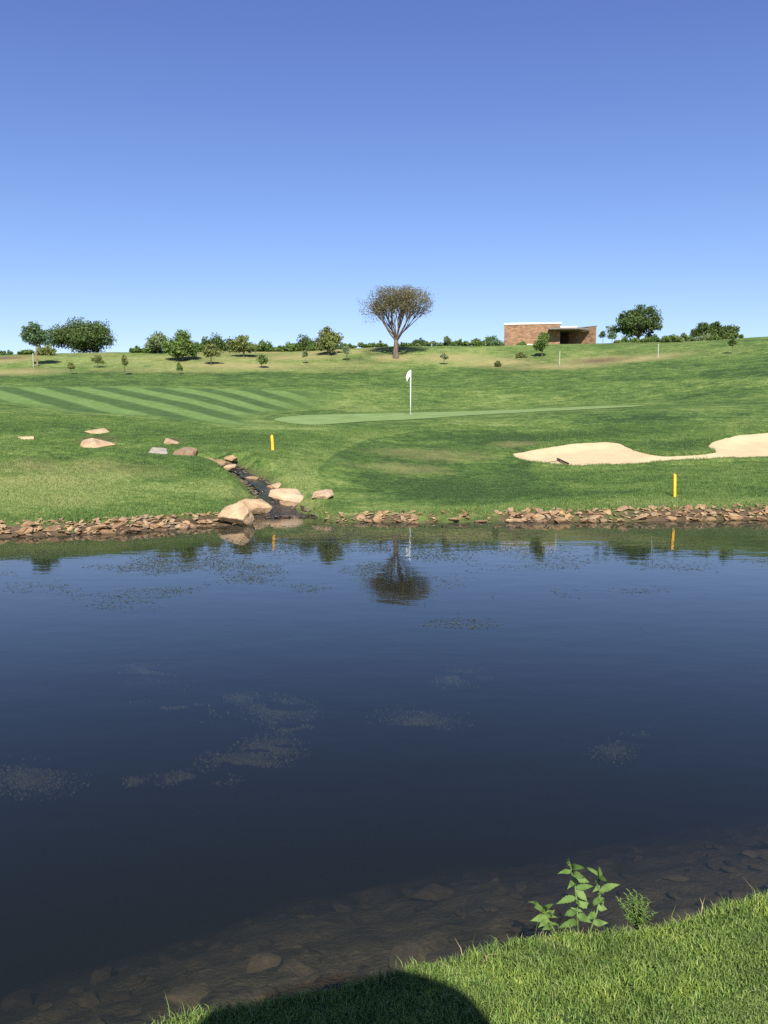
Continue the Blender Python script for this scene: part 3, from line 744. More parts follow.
# ------------------------------------------------------------------ trees
def rock_rand(): return random.random()
M['bark_grey'] = make_noisy('grey_bark', (0.06, 0.048, 0.038), (0.17, 0.13, 0.10), 6, 0.9, 0.1, 0.03, (1, 1, 0.2))
M['bark_tan'] = make_noisy('tan_bark', (0.12, 0.085, 0.055), (0.32, 0.23, 0.15), 4, 0.9, 0.1, 0.03, (1, 1, 0.25))
M['leaf_dark'] = make_leaf('dark_leaf', [(0.25, (0.033, 0.064, 0.018)), (0.5, (0.067, 0.113, 0.030)), (0.8, (0.127, 0.174, 0.052))])
M['leaf_mid'] = make_leaf('mid_leaf', [(0.25, (0.050, 0.099, 0.021)), (0.5, (0.099, 0.167, 0.035)), (0.8, (0.165, 0.227, 0.059))])
M['leaf_bluish'] = make_leaf('bluish_leaf', [(0.25, (0.052, 0.101, 0.044)), (0.5, (0.091, 0.153, 0.065)), (0.8, (0.143, 0.208, 0.091))])
M['leaf_olive'] = make_leaf('olive_leaf', [(0.25, (0.084, 0.113, 0.030)), (0.5, (0.145, 0.180, 0.048)), (0.8, (0.212, 0.232, 0.076))])
M['leaf_pale'] = make_leaf('pale_leaf', [(0.25, (0.095, 0.140, 0.063)), (0.5, (0.158, 0.209, 0.095)), (0.8, (0.236, 0.278, 0.140))])
M['leaf_feather'] = make_leaf('feathery_leaf', [(0.25, (0.086, 0.078, 0.036)), (0.5, (0.151, 0.137, 0.062)), (0.8, (0.230, 0.203, 0.097))], 0.3)

def leaf_quads(C, size, r):
    n = len(C); a = r.normal(size=(n, 3)); a /= np.linalg.norm(a, axis=1)[:, None]
    b = np.cross(a, r.normal(size=(n, 3))); b /= np.linalg.norm(b, axis=1)[:, None]
    s = (size * (0.6 + 0.8 * r.random(n)))[:, None]
    V = np.stack([C - a * s, C + b * s * 0.45, C + a * s, C - b * s * 0.45], 1).reshape(-1, 3)
    return V, np.arange(4 * n).reshape(n, 4)
def crown_points(lobes, per, clumps, r, tight=0.30):
    """leaves gathered in clumps spread over the outer part of every lobe"""
    out = []
    for (c, rad, wgt) in lobes:
        m = max(3, int(clumps * wgt))
        d = r.normal(size=(m, 3)); d /= np.linalg.norm(d, axis=1)[:, None]
        cc = np.array(c) + d * np.array(rad) * (0.45 + 0.5 * r.random(m) ** 0.6)[:, None]
        k = max(4, int(1.6 * per * wgt / m))
        for q in cc:
            out.append(q + np.clip(r.normal(size=(k, 3)), -1.7, 1.7) * np.array(rad) * tight * (0.6 + 0.7 * r.random()))
    return np.concatenate(out)
def limb(mb, a, b, r0, r1, n=5, wob=0.06, rr=random, sag=0.0):
    a = Vector(a); b = Vector(b); L = (b - a).length; pts = []; rad = []
    for i in range(5):
        s = i / 4; p = a.lerp(b, s)
        if 0 < i < 4: p += Vector((rr.uniform(-1, 1), rr.uniform(-1, 1), rr.uniform(-1, 1))) * wob * L
        p.z -= sag * L * math.sin(PI * s)
        pts.append(p); rad.append(r0 + (r1 - r0) * s)
    mb.tube(pts, rad, n); return pts
def tree(name, px, base, top, width, leaf, label, cat, seed, bark='bark_grey', trunk=0.25, lobes=6, leaves=2600, lsize=0.16, clumps=16,
         y0=50.0, dy=0.0, dist=None, peak=1.0, group=None, tight=0.30, cx=0.0, trad=0.035, depth=0.9, sink=0.0):
    """a broadleaved tree or shrub; rows of foot and top and its width as the photograph shows them"""
    r = np.random.default_rng(seed); rr = random.Random(seed)
    Y = dist if dist else hit(px, base, y0)[1] + dy
    lsize = lsize * max(1.0, Y / 110)
    x = slope(px, base)[0] * Y; z = float(grid_lookup(Z, x, Y))
    H = z_at(top, Y) - z; W = width * Y / F
    root = empty(name, (x, Y, z)); tag(root, label, cat, group)
    t = trunk * H; ch = H - t
    L = []
    for i in range(lobes):
        a = 2 * PI * (i + rr.random() * 1.6) / lobes
        u_ = rr.random() if i % 2 else rr.random() * 0.4
        q = 0.31 * math.sqrt(1 - (0.9 * u_) ** 2) * (0.7 + 0.4 * rr.random())
        hz = t + ch * (0.20 + 0.56 * u_)
        rad = (W * 0.23 * (0.75 + 0.5 * rr.random()), W * 0.23 * depth * (0.8 + 0.4 * rr.random()), ch * 0.25 * (0.8 + 0.5 * rr.random()))
        L.append(((cx * W + math.cos(a) * W * q * rr.uniform(.8, 1.25), math.sin(a) * W * q * depth, hz), rad, rr.uniform(0.4, 1.7) / lobes))
    if trunk <= 0.12:
        L = []; nl = max(6, int(W / H * 4))
        for i in range(nl):
            hi = H * (0.45 + 0.55 * rr.random()) * (1 - 0.35 * abs(2 * (i + .5) / nl - 1) ** 2)
            if i == nl // 2: hi = H
            L.append((((i + 0.5) / nl - 0.5) * 0.86 * W + rr.uniform(-.05, .05) * W, rr.uniform(-.25, .25) * W, hi * 0.48))
            L[-1] = (L[-1], (W * 0.55 / nl + 0.12 * H, W * 0.16, hi * 0.44), 1.3 / nl)
    else: L.append(((cx * W, 0, t + ch * 0.70), (W * 0.22 * (1 + .25 * (peak > 1)), W * 0.22 * depth, ch * 0.27), 1.2 * peak / lobes))
    if trunk > 0.12: L.append(((cx * W, 0, t + ch * 0.35), (W * 0.30, W * 0.30 * depth, ch * 0.30), 1.2 / lobes))
    mb = MB(); tr = max(0.03, trad * H); fork = Vector((cx * W * 0.4, 0, max(t, 0.12 * H)))
    limb(mb, (0, 0, -0.3), fork, tr * 1.25, tr * 0.85, 7, 0.03, rr)
    for c, rad, wg in L:
        pts = limb(mb, fork, c, tr * 0.6, tr * 0.18, 5, 0.08, rr)
        for _ in range(3):
            e = Vector(c) + Vector((rr.uniform(-1, 1) * rad[0], rr.uniform(-1, 1) * rad[1], rr.uniform(-.4, 1) * rad[2])) * 0.8
            limb(mb, pts[3], e, tr * 0.22, tr * 0.06, 4, 0.08, rr)
    mb.build('trunk', M[bark], root, True)
    C = crown_points(L, leaves, clumps * 6, r, tight)
    C = C[C[:, 2] > 0.02 * H]
    # keep the crown within the outline the photograph shows
    C = C[C[:, 2] < H * 1.05]
    V, Q = leaf_quads(C, lsize * 0.8, r)
    mesh_obj('crown', V, Q, M[leaf], root)
    return root

TREES = [
 # name, px, base, top, width, leaf, label, category, kwargs
 ('bushy_tree', 84, 357, 318, 68, 'leaf_dark', 'largest dark bushy tree on the left skyline', 'tree', dict(trunk=0.13, lobes=12, leaves=9000, clumps=18, lsize=0.17, dist=175, peak=2.6)),
 ('young_tree', 37, 366, 322, 27, 'leaf_bluish', 'slim young tree with a high bluish green crown left of the dark bushy tree', 'tree', dict(trunk=0.45, lobes=5, leaves=1800, bark='bark_tan', trad=0.018, lsize=0.15)),
 ('shrub', 27, 357, 348, 14, 'leaf_mid', 'low green shrub on the skyline below the bluish young tree', 'shrub', dict(trunk=0.05, leaves=700, dy=4)),
 ('shrub', 7, 357, 350, 14, 'leaf_bluish', 'low shrub on the skyline at the left edge', 'shrub', dict(trunk=0.05, leaves=600, dy=4)),
 ('shrub', 46, 357, 345, 20, 'leaf_olive', 'yellowish low shrub left of the foot of the dark bushy tree', 'shrub', dict(trunk=0.05, leaves=900, dy=2)),
 ('shrub', 138, 356, 346, 18, 'leaf_mid', 'low spreading green shrub right of the dark bushy tree', 'shrub', dict(trunk=0.05, leaves=800, dy=5)),
 ('small_tree', 158, 356, 332, 24, 'leaf_pale', 'pale grey green small tree on the left skyline', 'tree', dict(trunk=0.2, leaves=1700, dy=3)),
 ('small_tree', 183, 361, 331, 29, 'leaf_mid', 'dense bright green small tree with a leafy base right of the pale one', 'tree', dict(trunk=0.15, lobes=5, leaves=2600, lsize=0.17)),
 ('bush', 216, 355, 333, 38, 'leaf_dark', 'wide dark bush behind the young olive tree', 'bush', dict(trunk=0.06, leaves=3200, dist=150)),
 ('young_tree', 211, 365, 343, 20, 'leaf_olive', 'young olive green tree with a bare stem in front of the wide dark bush', 'tree', dict(trunk=0.38, leaves=1000, trad=0.022, lsize=0.13)),
 ('small_tree', 244, 357, 335, 26, 'leaf_olive', 'round yellowish olive tree standing over bare brown ground', 'tree', dict(trunk=0.2, leaves=1900)),
 ('bush', 264, 354, 340, 26, 'leaf_mid', 'green bush on the skyline right of the round olive tree', 'bush', dict(trunk=0.06, leaves=1500, dy=4)),
 ('sapling', 262, 368, 354, 14, 'leaf_mid', 'leafy green sapling in the grass below the skyline bush', 'sapling', dict(trunk=0.3, leaves=420, lobes=4, trad=0.02, lsize=0.12)),
 ('bush', 289, 354, 342, 22, 'leaf_mid', 'low green bush left of the darker taller bush', 'bush', dict(trunk=0.06, leaves=1200, dy=4)),
 ('bush', 303, 354, 335, 28, 'leaf_dark', 'dark green bush left of the yellow green round tree', 'bush', dict(trunk=0.08, leaves=1900, dy=6)),
 ('small_tree', 328, 355, 328, 25, 'leaf_olive', 'yellow green round tree left of the big spreading tree', 'tree', dict(trunk=0.22, leaves=2300)),
 ('sapling', 347, 361, 346, 10, 'leaf_pale', 'thin pale sapling right of the yellow green round tree', 'sapling', dict(trunk=0.45, leaves=160, lobes=3, trad=0.014, lsize=0.11)),
 ('bush', 374, 352, 341, 32, 'leaf_mid', 'green bush behind the left of the big tree trunk', 'bush', dict(trunk=0.05, leaves=1900, dy=8)),
 ('bush', 408, 351, 342, 26, 'leaf_mid', 'green bush close behind the right of the big tree trunk', 'bush', dict(trunk=0.05, leaves=1400, dy=8)),
 ('bush', 421, 350, 337, 18, 'leaf_dark', 'dark bush with a ragged top right of the big tree', 'bush', dict(trunk=0.1, leaves=900, dy=9)),
 ('sapling', 433, 349, 341, 10, 'leaf_pale', 'faint grey sapling just right of the ragged dark bush', 'sapling', dict(trunk=0.4, leaves=160, lobes=3, dy=5, trad=0.02, lsize=0.12)),
 ('sapling', 446, 349, 336, 9, 'leaf_pale', 'pale tall sapling halfway between the big tree and the building', 'sapling', dict(trunk=0.3, leaves=240, lobes=3, dy=5, trad=0.02, lsize=0.12)),
 ('bush', 462, 349, 339, 20, 'leaf_mid', 'rounded green bush halfway between the big tree and the building', 'bush', dict(trunk=0.08, leaves=900, dy=6)),
 ('sapling', 476, 348, 338, 9, 'leaf_pale', 'pale thin sapling left of the bush beside the building', 'sapling', dict(trunk=0.4, leaves=200, lobes=3, dy=5, trad=0.02, lsize=0.12)),
 ('bush', 491, 348, 335, 21, 'leaf_mid', 'green bush against the left end of the brick building', 'bush', dict(trunk=0.08, leaves=1200, dist=185)),
 ('sapling', 444, 365, 353, 8, 'leaf_pale', 'sparse dry sapling on bare grass right of the big tree', 'sapling', dict(trunk=0.5, leaves=60, lobes=3, trad=0.012, lsize=0.10)),
 ('young_tree', 542, 357, 332, 17, 'leaf_mid', 'young green tree in front of the brick wall', 'tree', dict(trunk=0.32, leaves=1300, trad=0.02, lsize=0.13, y0=70)),
 ('shrub', 521, 358, 350, 12, 'leaf_olive', 'small yellowish shrub in the grass left of the young tree', 'shrub', dict(trunk=0.1, leaves=130, lobes=4, lsize=0.11)),
 ('shrub', 498, 367, 361, 8, 'leaf_olive', 'tiny dry shrub on the bare patch below the building', 'shrub', dict(trunk=0.2, leaves=90, lobes=3, lsize=0.10)),
 ('shade_tree', 638, 345, 303, 46, 'leaf_dark', 'tall dark green round crowned tree right of the building', 'tree', dict(trunk=0.20, lobes=9, leaves=5600, lsize=0.19, dist=210, trad=0.04, clumps=12, tight=0.24)),
 ('sapling', 603, 345, 331, 7, 'leaf_bluish', 'thin leaning sapling at the right end of the building', 'sapling', dict(trunk=0.5, leaves=110, lobes=3, dy=3, trad=0.012, lsize=0.12)),
 ('sapling', 612, 345, 331, 10, 'leaf_bluish', 'bluish sapling left of the tall dark tree', 'sapling', dict(trunk=0.35, leaves=260, lobes=3, dy=3, trad=0.016, lsize=0.12)),
 ('shrub', 624, 344, 337, 15, 'leaf_mid', 'low green shrub under the left of the tall dark tree', 'shrub', dict(trunk=0.08, leaves=600, dist=205)),
 ('shrub', 645, 344, 336, 22, 'leaf_olive', 'low olive shrubbery at the foot of the tall dark tree', 'shrub', dict(trunk=0.08, leaves=900, dist=205)),
 ('bush', 671, 343, 334, 21, 'leaf_mid', 'low green bush between the tall dark tree and the small grove', 'bush', dict(trunk=0.08, leaves=1000, dy=2)),
 ('sapling', 683, 342, 333, 9, 'leaf_pale', 'faint sapling left of the small grove on the right skyline', 'sapling', dict(trunk=0.4, leaves=150, lobes=3, dy=2, trad=0.016, lsize=0.12)),
 ('grove_tree', 702, 342, 323, 20, 'leaf_dark', 'left tree of the small grove on the right skyline', 'tree', dict(trunk=0.25, leaves=1800, dist=205)),
 ('grove_tree', 716, 342, 321, 18, 'leaf_dark', 'tallest middle tree of the small grove on the right skyline', 'tree', dict(trunk=0.22, leaves=1800, dist=205)),
 ('grove_tree', 729, 341, 325, 18, 'leaf_dark', 'right tree of the small grove on the right skyline', 'tree', dict(trunk=0.2, leaves=1500, dist=205)),
 ('shrub', 722, 341, 333, 24, 'leaf_olive', 'olive undergrowth at the foot of the small grove', 'shrub', dict(trunk=0.06, leaves=900, dist=205)),
 ('sapling', 732, 354, 338, 9, 'leaf_dark', 'thin dark sapling on the slope below the small grove', 'sapling', dict(trunk=0.5, leaves=200, lobes=3, trad=0.014, lsize=0.11)),
 ('shrub', 150, 356, 344, 16, 'leaf_mid', 'low green shrub just left of the pale small tree', 'shrub', dict(trunk=0.06, leaves=700, dy=5)),
 ('shrub', 170, 356, 346, 14, 'leaf_olive', 'olive shrub between the pale tree and the dense bright green tree', 'shrub', dict(trunk=0.06, leaves=600, dy=5)),
 ('shrub', 200, 355, 343, 16, 'leaf_mid', 'shrub filling the gap right of the dense bright green tree', 'shrub', dict(trunk=0.06, leaves=800, dy=5)),
 ('shrub', 232, 354, 341, 16, 'leaf_dark', 'dark shrub between the wide dark bush and the round olive tree', 'shrub', dict(trunk=0.06, leaves=800, dy=5)),
 ('shrub', 277, 354, 346, 14, 'leaf_pale', 'pale low shrub on the skyline left of the dark green bush', 'shrub', dict(trunk=0.06, leaves=500, dy=5)),
 ('shrub', 316, 353, 343, 14, 'leaf_mid', 'green shrub touching the left of the yellow green round tree', 'shrub', dict(trunk=0.06, leaves=600, dy=5)),
 ('shrub', 341, 353, 346, 12, 'leaf_dark', 'small dark shrub on the skyline right of the yellow green round tree', 'shrub', dict(trunk=0.06, leaves=400, dy=6)),
 ('shrub', 440, 349, 342, 16, 'leaf_bluish', 'bluish low shrub behind the pale tall sapling', 'shrub', dict(trunk=0.06, leaves=500, dy=8)),
 ('shrub', 483, 348, 341, 14, 'leaf_bluish', 'bluish low shrub left of the bush beside the building', 'shrub', dict(trunk=0.06, leaves=500, dy=7)),
 ('shrub', 657, 343, 337, 16, 'leaf_bluish', 'bluish low shrub right of the tall dark tree', 'shrub', dict(trunk=0.06, leaves=500, dy=4)),
 ('shrub', 690, 342, 335, 14, 'leaf_mid', 'low green shrub at the left of the small grove', 'shrub', dict(trunk=0.06, leaves=500, dy=4)),
 ('sapling', 98, 368, 355, 13, 'leaf_olive', 'low yellowish sapling on the hillside below the dark bushy tree', 'sapling', dict(trunk=0.35, leaves=260, lobes=4, trad=0.02, lsize=0.11)),
 ('sapling', 71, 374, 362, 10, 'leaf_olive', 'dry sparse sapling on the lower left hillside', 'sapling', dict(trunk=0.4, leaves=40, lobes=3, trad=0.016, lsize=0.09)),
 ('sapling', 125, 375, 354, 11, 'leaf_olive', 'thin olive sapling below the shrub right of the dark bushy tree', 'sapling', dict(trunk=0.45, leaves=90, lobes=3, trad=0.012, lsize=0.10)),
 ('sapling', 179, 374, 362, 7, 'leaf_mid', 'tiny upright green sapling below the dense small tree', 'sapling', dict(trunk=0.3, leaves=110, lobes=3, trad=0.02, lsize=0.09)),
 ('sapling', 305, 364, 350, 8, 'leaf_pale', 'almost bare sapling on the brown hillside below the dark green bush', 'sapling', dict(trunk=0.5, leaves=50, lobes=3, trad=0.012, lsize=0.09)),
]
for i, (nm, px, base, top, wd, leaf, label, cat, kw) in enumerate(TREES):
    tree(nm, px, base, top, wd, leaf, label, cat, 500 + i, **kw)

rr_ = random.Random(77)
for k_ in range(44):
    left = k_ < 24
    px_ = rr_.uniform(126, 352) if left else (rr_.uniform(428, 502) if k_ < 32 else rr_.uniform(608, 736))
    b_ = float(np.interp(px_, [126, 352, 430, 500, 608, 736], [356, 353, 349, 348, 345, 341]))
    tree('shrub', px_, b_, b_ - rr_.uniform(5, 11), rr_.uniform(8, 20), rr_.choice(['leaf_mid', 'leaf_olive', 'leaf_pale', 'leaf_bluish', 'leaf_mid']),
         'low scrubby bush in the broken line along the %s skyline' % ('left' if left else 'right'), 'shrub', 800 + k_, trunk=0.06, leaves=420, dy=rr_.uniform(4, 8), lsize=0.13,
         group='scrub along the %s skyline' % ('left' if left else 'right'))
# the big spreading tree: a bare fan of limbs under a feathery umbrella crown
def big_tree():
    p = hit(396, 358, 60); Y = p[1]; x, z = p[0], p[2]; s = Y / F
    root = empty('spreading_tree', (x, Y, z))
    tag(root, 'big spreading tree with bare fanned limbs and a feathery umbrella crown', 'tree')
    H = z_at(287, Y) - z; R = 37 * s; rr = random.Random(5); r = np.random.default_rng(5)
    mb = MB(); tips = []
    fork = Vector((0.05, 0, H * 0.27)); off = 0.8 * s
    mb.tube([(0, 0, -0.4), (0, 0, 0.1), (-0.05, 0, H * 0.10), (0.03, 0, H * 0.2), (0.02, 0, H * 0.29)], [0.52, 0.38, 0.30, 0.27, 0.20], 9)
    def grow(a, d, L, r0, lvl):
        pts = [a]; dd = d.normalized()
        for i in range(4):
            dd = (dd + Vector((rr.uniform(-1, 1), rr.uniform(-1, 1), rr.uniform(-.5, .8))) * 0.13).normalized()
            pts.append(pts[-1] + dd * L / 4)
        mb.tube(pts, [r0, r0 * .92, r0 * .84, r0 * .75, r0 * .66], 6 if lvl < 2 else 4)
        if lvl >= 3: tips.append(pts[-1]); tips.append(pts[2]); return
        k = 3
        for j in range(k):
            sp_ = 0.42 if lvl < 2 else 0.6
            nd = (dd + Vector((rr.uniform(-1, 1), rr.uniform(-1, 1), rr.uniform(-0.15, 0.5))) * sp_).normalized()
            grow(pts[-1] if j else pts[3], nd, L * rr.uniform(0.56, 0.74), r0 * 0.60, lvl + 1)
    n = 15
    for i in range(n):
        a = i * 2.39996 + rr.uniform(-.2, .2); lean = 0.12 + 1.15 * ((i + 0.5) / n) ** 0.8
        d = Vector((math.cos(a) * lean, math.sin(a) * lean * 0.8, 1))
        grow(fork + Vector((0, 0, rr.uniform(-0.6, 0.25) * H * 0.08)), d, H * rr.uniform(0.25, 0.31), 0.075 + 0.03 * rr.random(), 0)
    mb.build('trunk', M['bark_grey'], root, True)
    # crown: clumps of fine leaf in a shell that is thick on top and thin at the drooping rim
    C = []
    for q in tips:
        if q.z < H * 0.50: continue
        m = 5 if q.z < H * .7 else 14
        C.append(np.array(q) + np.clip(r.normal(size=(m, 3)), -1.8, 1.8) * 0.36)
    for _ in range(95):
        a = r.random() * 2 * PI; rho = math.sqrt(r.random()) * (0.93 + 0.12 * r.random())
        topz = H * (0.62 + 0.36 * math.sqrt(max(0, 1 - min(rho, 1) ** 3.2))) - H * 0.05 * r.random()
        th = H * (0.30 if rho < 0.82 else 0.15)
        q = np.array([math.cos(a) * rho * R * 0.95 + 0.1, math.sin(a) * rho * R * 0.85, topz - th * r.random() ** 2.0])
        for _k in range(r.integers(2, 8)):
            q2 = q + r.normal(size=3) * np.array([0.42, 0.42, 0.26]); m = 24 if q2[2] > H * 0.72 else 9
            C.append(q2 + np.clip(r.normal(size=(m, 3)), -1.8, 1.8) * np.array([0.30, 0.30, 0.20]))
    # one low tuft on the right limb
    C.append(np.array([R * 0.52, -0.4, H * 0.40]) + r.normal(size=(60, 3)) * 0.35)
    C = np.concatenate(C); C = C[(C[:, 2] > H * (0.40 + 0.10 * np.hypot(C[:, 0], C[:, 1]) / R)) & (C[:, 2] < H * 1.0) & (np.hypot(C[:, 0], C[:, 1]) < R * 1.06)]
    V, Q = leaf_quads(C, 0.075, r)
    mesh_obj('crown', V, Q, M['leaf_feather'], root)
big_tree()

# ------------------------------------------------------------------ brick building
M['brick'] = make_brick()
M['white_trim'] = make_noisy('white_trim', (0.62, 0.60, 0.56), (0.78, 0.76, 0.72), 1.5)
M['roof_grey'] = make_noisy('roof_grey', (0.10, 0.09, 0.08), (0.20, 0.18, 0.16), 2)
M['opening_shade'] = make_noisy('opening_shade', (0.018, 0.014, 0.012), (0.04, 0.03, 0.025), 2)
M['timber'] = make_noisy('dark_timber', (0.05, 0.032, 0.02), (0.12, 0.08, 0.05), 4)
def building():
    Y = 190.0; s = Y / F; kf = Y / 108.5
    X0 = slope(504, 346)[0] * Y
    zb = z_at(347, Y)
    root = empty('brick_building', (X0, Y, zb), -0.150)
    tag(root, 'low flat roofed brown brick building with a covered entrance', 'building')
    w = lambda px: (px - 504) * s * 0.945
    h = lambda py: (347 - py) * s
    D = 5.5; g = -3.0
    class KB(MB):
        def box(self, x0, x1, y0, y1, z0, z1): super().box(x0, x1, y0 * kf, y1 * kf, z0, z1)
        def prism(self, pts, z0, z1): super().prism([(x, y * kf) for x, y in pts], z0, z1)
    m = KB(); m.box(0, w(561), 0, D, g, h(325.5)); m.build('wall', M['brick'], root)
    m = KB(); m.box(-0.06, w(562), -0.08, D + 0.05, h(325.5) + 0.003, h(324)); m.box(w(532), w(534), 1.2, 1.45, h(324) + .003, h(322.6)); m.build('roof', M['white_trim'], root)
    # right wing set back a little, its wall running forward to the right
    m = KB(); m.prism([(w(571), 2.6), (w(597), -0.35), (w(597), 4.5), (w(571), 4.5)], g, h(328.7)); wing = m.build('wall', M['brick'], root)
    m = KB(); m.prism([(w(570.5), 2.5), (w(597.5), -0.42), (w(597.5), 4.6), (w(570.5), 4.6)], h(328.7) + .003, h(328.2)); m.build('roof', M['roof_grey'], root)
    m = KB(); m.box(w(561) + .003, w(580), 2.9, 4.4, h(330.4), h(325.6)); m.build('parapet', M['white_trim'], root)
    # covered entrance
    m = KB(); m.prism([(w(549), -1.7), (w(577), -1.5), (w(591), 0.05), (w(572), 2.4), (w(561.2), 2.85), (w(561.2), -0.004), (w(549), -0.004)], h(332), h(330.4)); m.build('entrance_canopy', M['roof_grey'], root)
    m = KB(); m.box(w(561) + .003, w(571) - .003, 2.4, 2.55, g, h(332) - .003); m.build('opening_shade_panel', M['opening_shade'], root)  # near-black panel: the shade inside the open entrance, put into its colour
    m = KB(); m.box(w(524.5), w(533), -0.9, -0.004, g, h(345.2)); m.build('step', M['white_trim'], root)
building()
tree('shrub', 522, 347, 341, 11, 'leaf_mid', 'small dark shrub against the foot of the brick wall', 'shrub', 690, trunk=0.08, leaves=350, lobes=4, lsize=0.12, dist=184)

# ------------------------------------------------------------------ flag, stakes, posts, rake
M['white_paint'] = make_noisy('white_paint', (0.70, 0.70, 0.68), (0.82, 0.82, 0.80), 3, 0.5, 0.4)
M['post_paint'] = make_noisy('post_paint', (0.30, 0.30, 0.25), (0.42, 0.42, 0.37), 3, 0.7)
M['yellow_paint'] = make_noisy('yellow_paint', (0.66, 0.32, 0.012), (0.76, 0.40, 0.03), 5, 0.5, 0.4)
M['flag_cloth'] = make_noisy('flag_cloth', (0.74, 0.74, 0.74), (0.82, 0.82, 0.82), 3, 0.9)
M['hole'] = make_noisy('cup_rim', (0.5, 0.5, 0.5), (0.6, 0.6, 0.6), 3)
p = hit(410.5, 415.3, 33); s = p[1] / F
fl = empty('golf_flag', tuple(p)); tag(fl, 'white flag hanging from a white flagstick on the putting green', 'golf flag')
Hf = z_at(370, p[1]) - p[2]
m = MB(); m.tube([(0, 0, -0.05), (0, 0, Hf * .5), (0, 0, Hf)], [0.032, 0.030, 0.028], 8); m.build('flagstick', M['white_paint'], fl, True)
V = []; Fq = []
for i in range(9):
    for j in range(7):
        a = i / 8; b = j / 6
        V.append((-0.02 - 0.29 * a * (1 - 0.25 * b) , 0.05 * math.sin(a * 6 + b * 2) * a, Hf - 0.05 - 0.37 * b - 0.36 * a * a + 0.015 * math.sin(a * 5)))
for i in range(8):
    for j in range(6): Fq.append((i*7+j, i*7+j+1, (i+1)*7+j+1, (i+1)*7+j))
c = mesh_obj('flag', V, Fq, M['flag_cloth'], fl, True); so = c.modifiers.new('thick', 'SOLIDIFY'); so.thickness = 0.006
m = MB(); m.tube([(0, 0, 0.05), (0, 0, 0.062)], [0.075, 0.075], 16); m.build('cup', M['hole'], fl)

def stake(px, base, top, wpx, mat, name, label, cat, y0=16.0, lean=0.0, group=None):
    p = hit(px, base, y0); H = z_at(top, p[1]) - p[2]; w_ = wpx * p[1] / F / 2
    root = empty(name, tuple(p)); root.rotation_euler = (0, lean, 0); tag(root, label, cat, group)
    m = MB(); m.box(-w_, w_, -w_, w_, -0.25, H - w_ * 1.2); m.build('shaft', M[mat], root)
    m = MB(); b = H - w_ * 1.2 + .002
    m.add([(-w_, -w_, b), (w_, -w_, b), (w_, w_, b), (-w_, w_, b), (0, 0, H)], [(0, 1, 4), (1, 2, 4), (2, 3, 4), (3, 0, 4), (3, 2, 1, 0)]); m.build('tip', M[mat], root)
stake(674.5, 497, 473.5, 2.5, 'yellow_paint', 'hazard_stake', 'yellow hazard stake on the right bank below the bunker', 'hazard stake', lean=-0.03)
stake(273, 450, 434.5, 2.5, 'yellow_paint', 'hazard_stake', 'yellow hazard stake beside the stream, left of the flag', 'hazard stake', lean=-0.06)
stake(559.5, 365, 351, 0.55, 'post_paint', 'marker_post', 'thin white post in the grass below the brick building', 'post', 50)
stake(658, 357.5, 343.5, 0.6, 'post_paint', 'marker_post', 'thin white post right of the tall dark green tree', 'post', 50)
stake(33.5, 367, 353, 0.55, 'post_paint', 'tree_stake', 'pale stake tied beside the bluish young tree on the far left', 'stake', 50)
M['rake_dark'] = make_noisy('dark_rake', (0.02, 0.018, 0.016), (0.05, 0.04, 0.035), 4)
zs_ = lambda q: float(zsand(np.array([q[0]]), np.array([q[1]]))[0][0])
def on_sand(px, py, up):
    q = hit(px, py, 16, Z0)[:2]; return Vector((q[0], q[1], zs_(q) + up))
h0, h1, hh = on_sand(557.5, 457.2, .07), on_sand(568.5, 462.2, .07), on_sand(545, 461.5, .03)
o0 = (h0 + h1) / 2; rk = empty('bunker_rake', tuple(o0)); tag(rk, 'dark rake lying on the sand of the bunker', 'rake')
m = MB(); m.tube([(h0 - o0), (h1 - o0)], [0.042, 0.042], 8)
ax = (h1 - h0).normalized()
for i in range(11):
    q = (h0 - o0).lerp(h1 - o0, (i + .5) / 11); m.tube([q, q + Vector((0.02, 0, -0.10))], [0.016, 0.008], 4)
m.build('rake_head', M['rake_dark'], rk)
m = MB(); m.tube([(0, 0, 0.02), (hh - o0) * 0.5 + Vector((0, 0, .03)), hh - o0], [0.014, 0.014, 0.014], 6); m.build('handle', M['timber'], rk)

# ------------------------------------------------------------------ floating and drowned weed
M['algae'] = make_noisy('algae', (0.030, 0.042, 0.018), (0.075, 0.088, 0.042), 3, 0.7, 0.3)
M['weed'] = make_noisy('pond_weed', (0.013, 0.013, 0.003), (0.030, 0.028, 0.007), 3, 0.8, 0.2)
def flecks(name, P, size, mat, seed, stretch=2.2, z=0.004):
    r = np.random.default_rng(seed); n = len(P); a = r.random(n) * 2 * PI
    V = []
    for k in range(5):
        ang = 2 * PI * k / 5 + r.random(n) * 0.7
        rad = size * (0.45 + 0.8 * r.random(n))
        lx = np.cos(ang) * rad * stretch; ly = np.sin(ang) * rad
        V.append(np.stack([P[:, 0] + lx * np.cos(a) - ly * np.sin(a), P[:, 1] + lx * np.sin(a) + ly * np.cos(a), np.full(n, z) + abs(z) * 0.7 * r.random(n)], -1))
    V = np.stack(V, 1).reshape(-1, 3)
    return mesh_obj(name, V, np.arange(5 * n).reshape(n, 5), mat)
n = 300000
py = 524 + 105 * rng.random(n) ** 1.5; px = rng.uniform(-60, 830, n)
Y = np.array((0 - CAM_H) / ((((512 - py) / F) * cp - sp) / (cp + ((512 - py) / F) * sp))); x = (px - 384) / F / (cp + ((512 - py) / F) * sp) * Y
side = np.interp(px, [-60, 120, 380, 480, 768], [1.0, 1.0, 0.85, 0.45, 0.55]); lim = np.interp(px, [0, 150, 330, 420, 768], [620, 628, 600, 585, 592])
f = 0.55 * fbm(x, Y, 1.1, 81, 4) + 0.45 * fbm(x, Y * 0.5, 4.0, 83, 2)
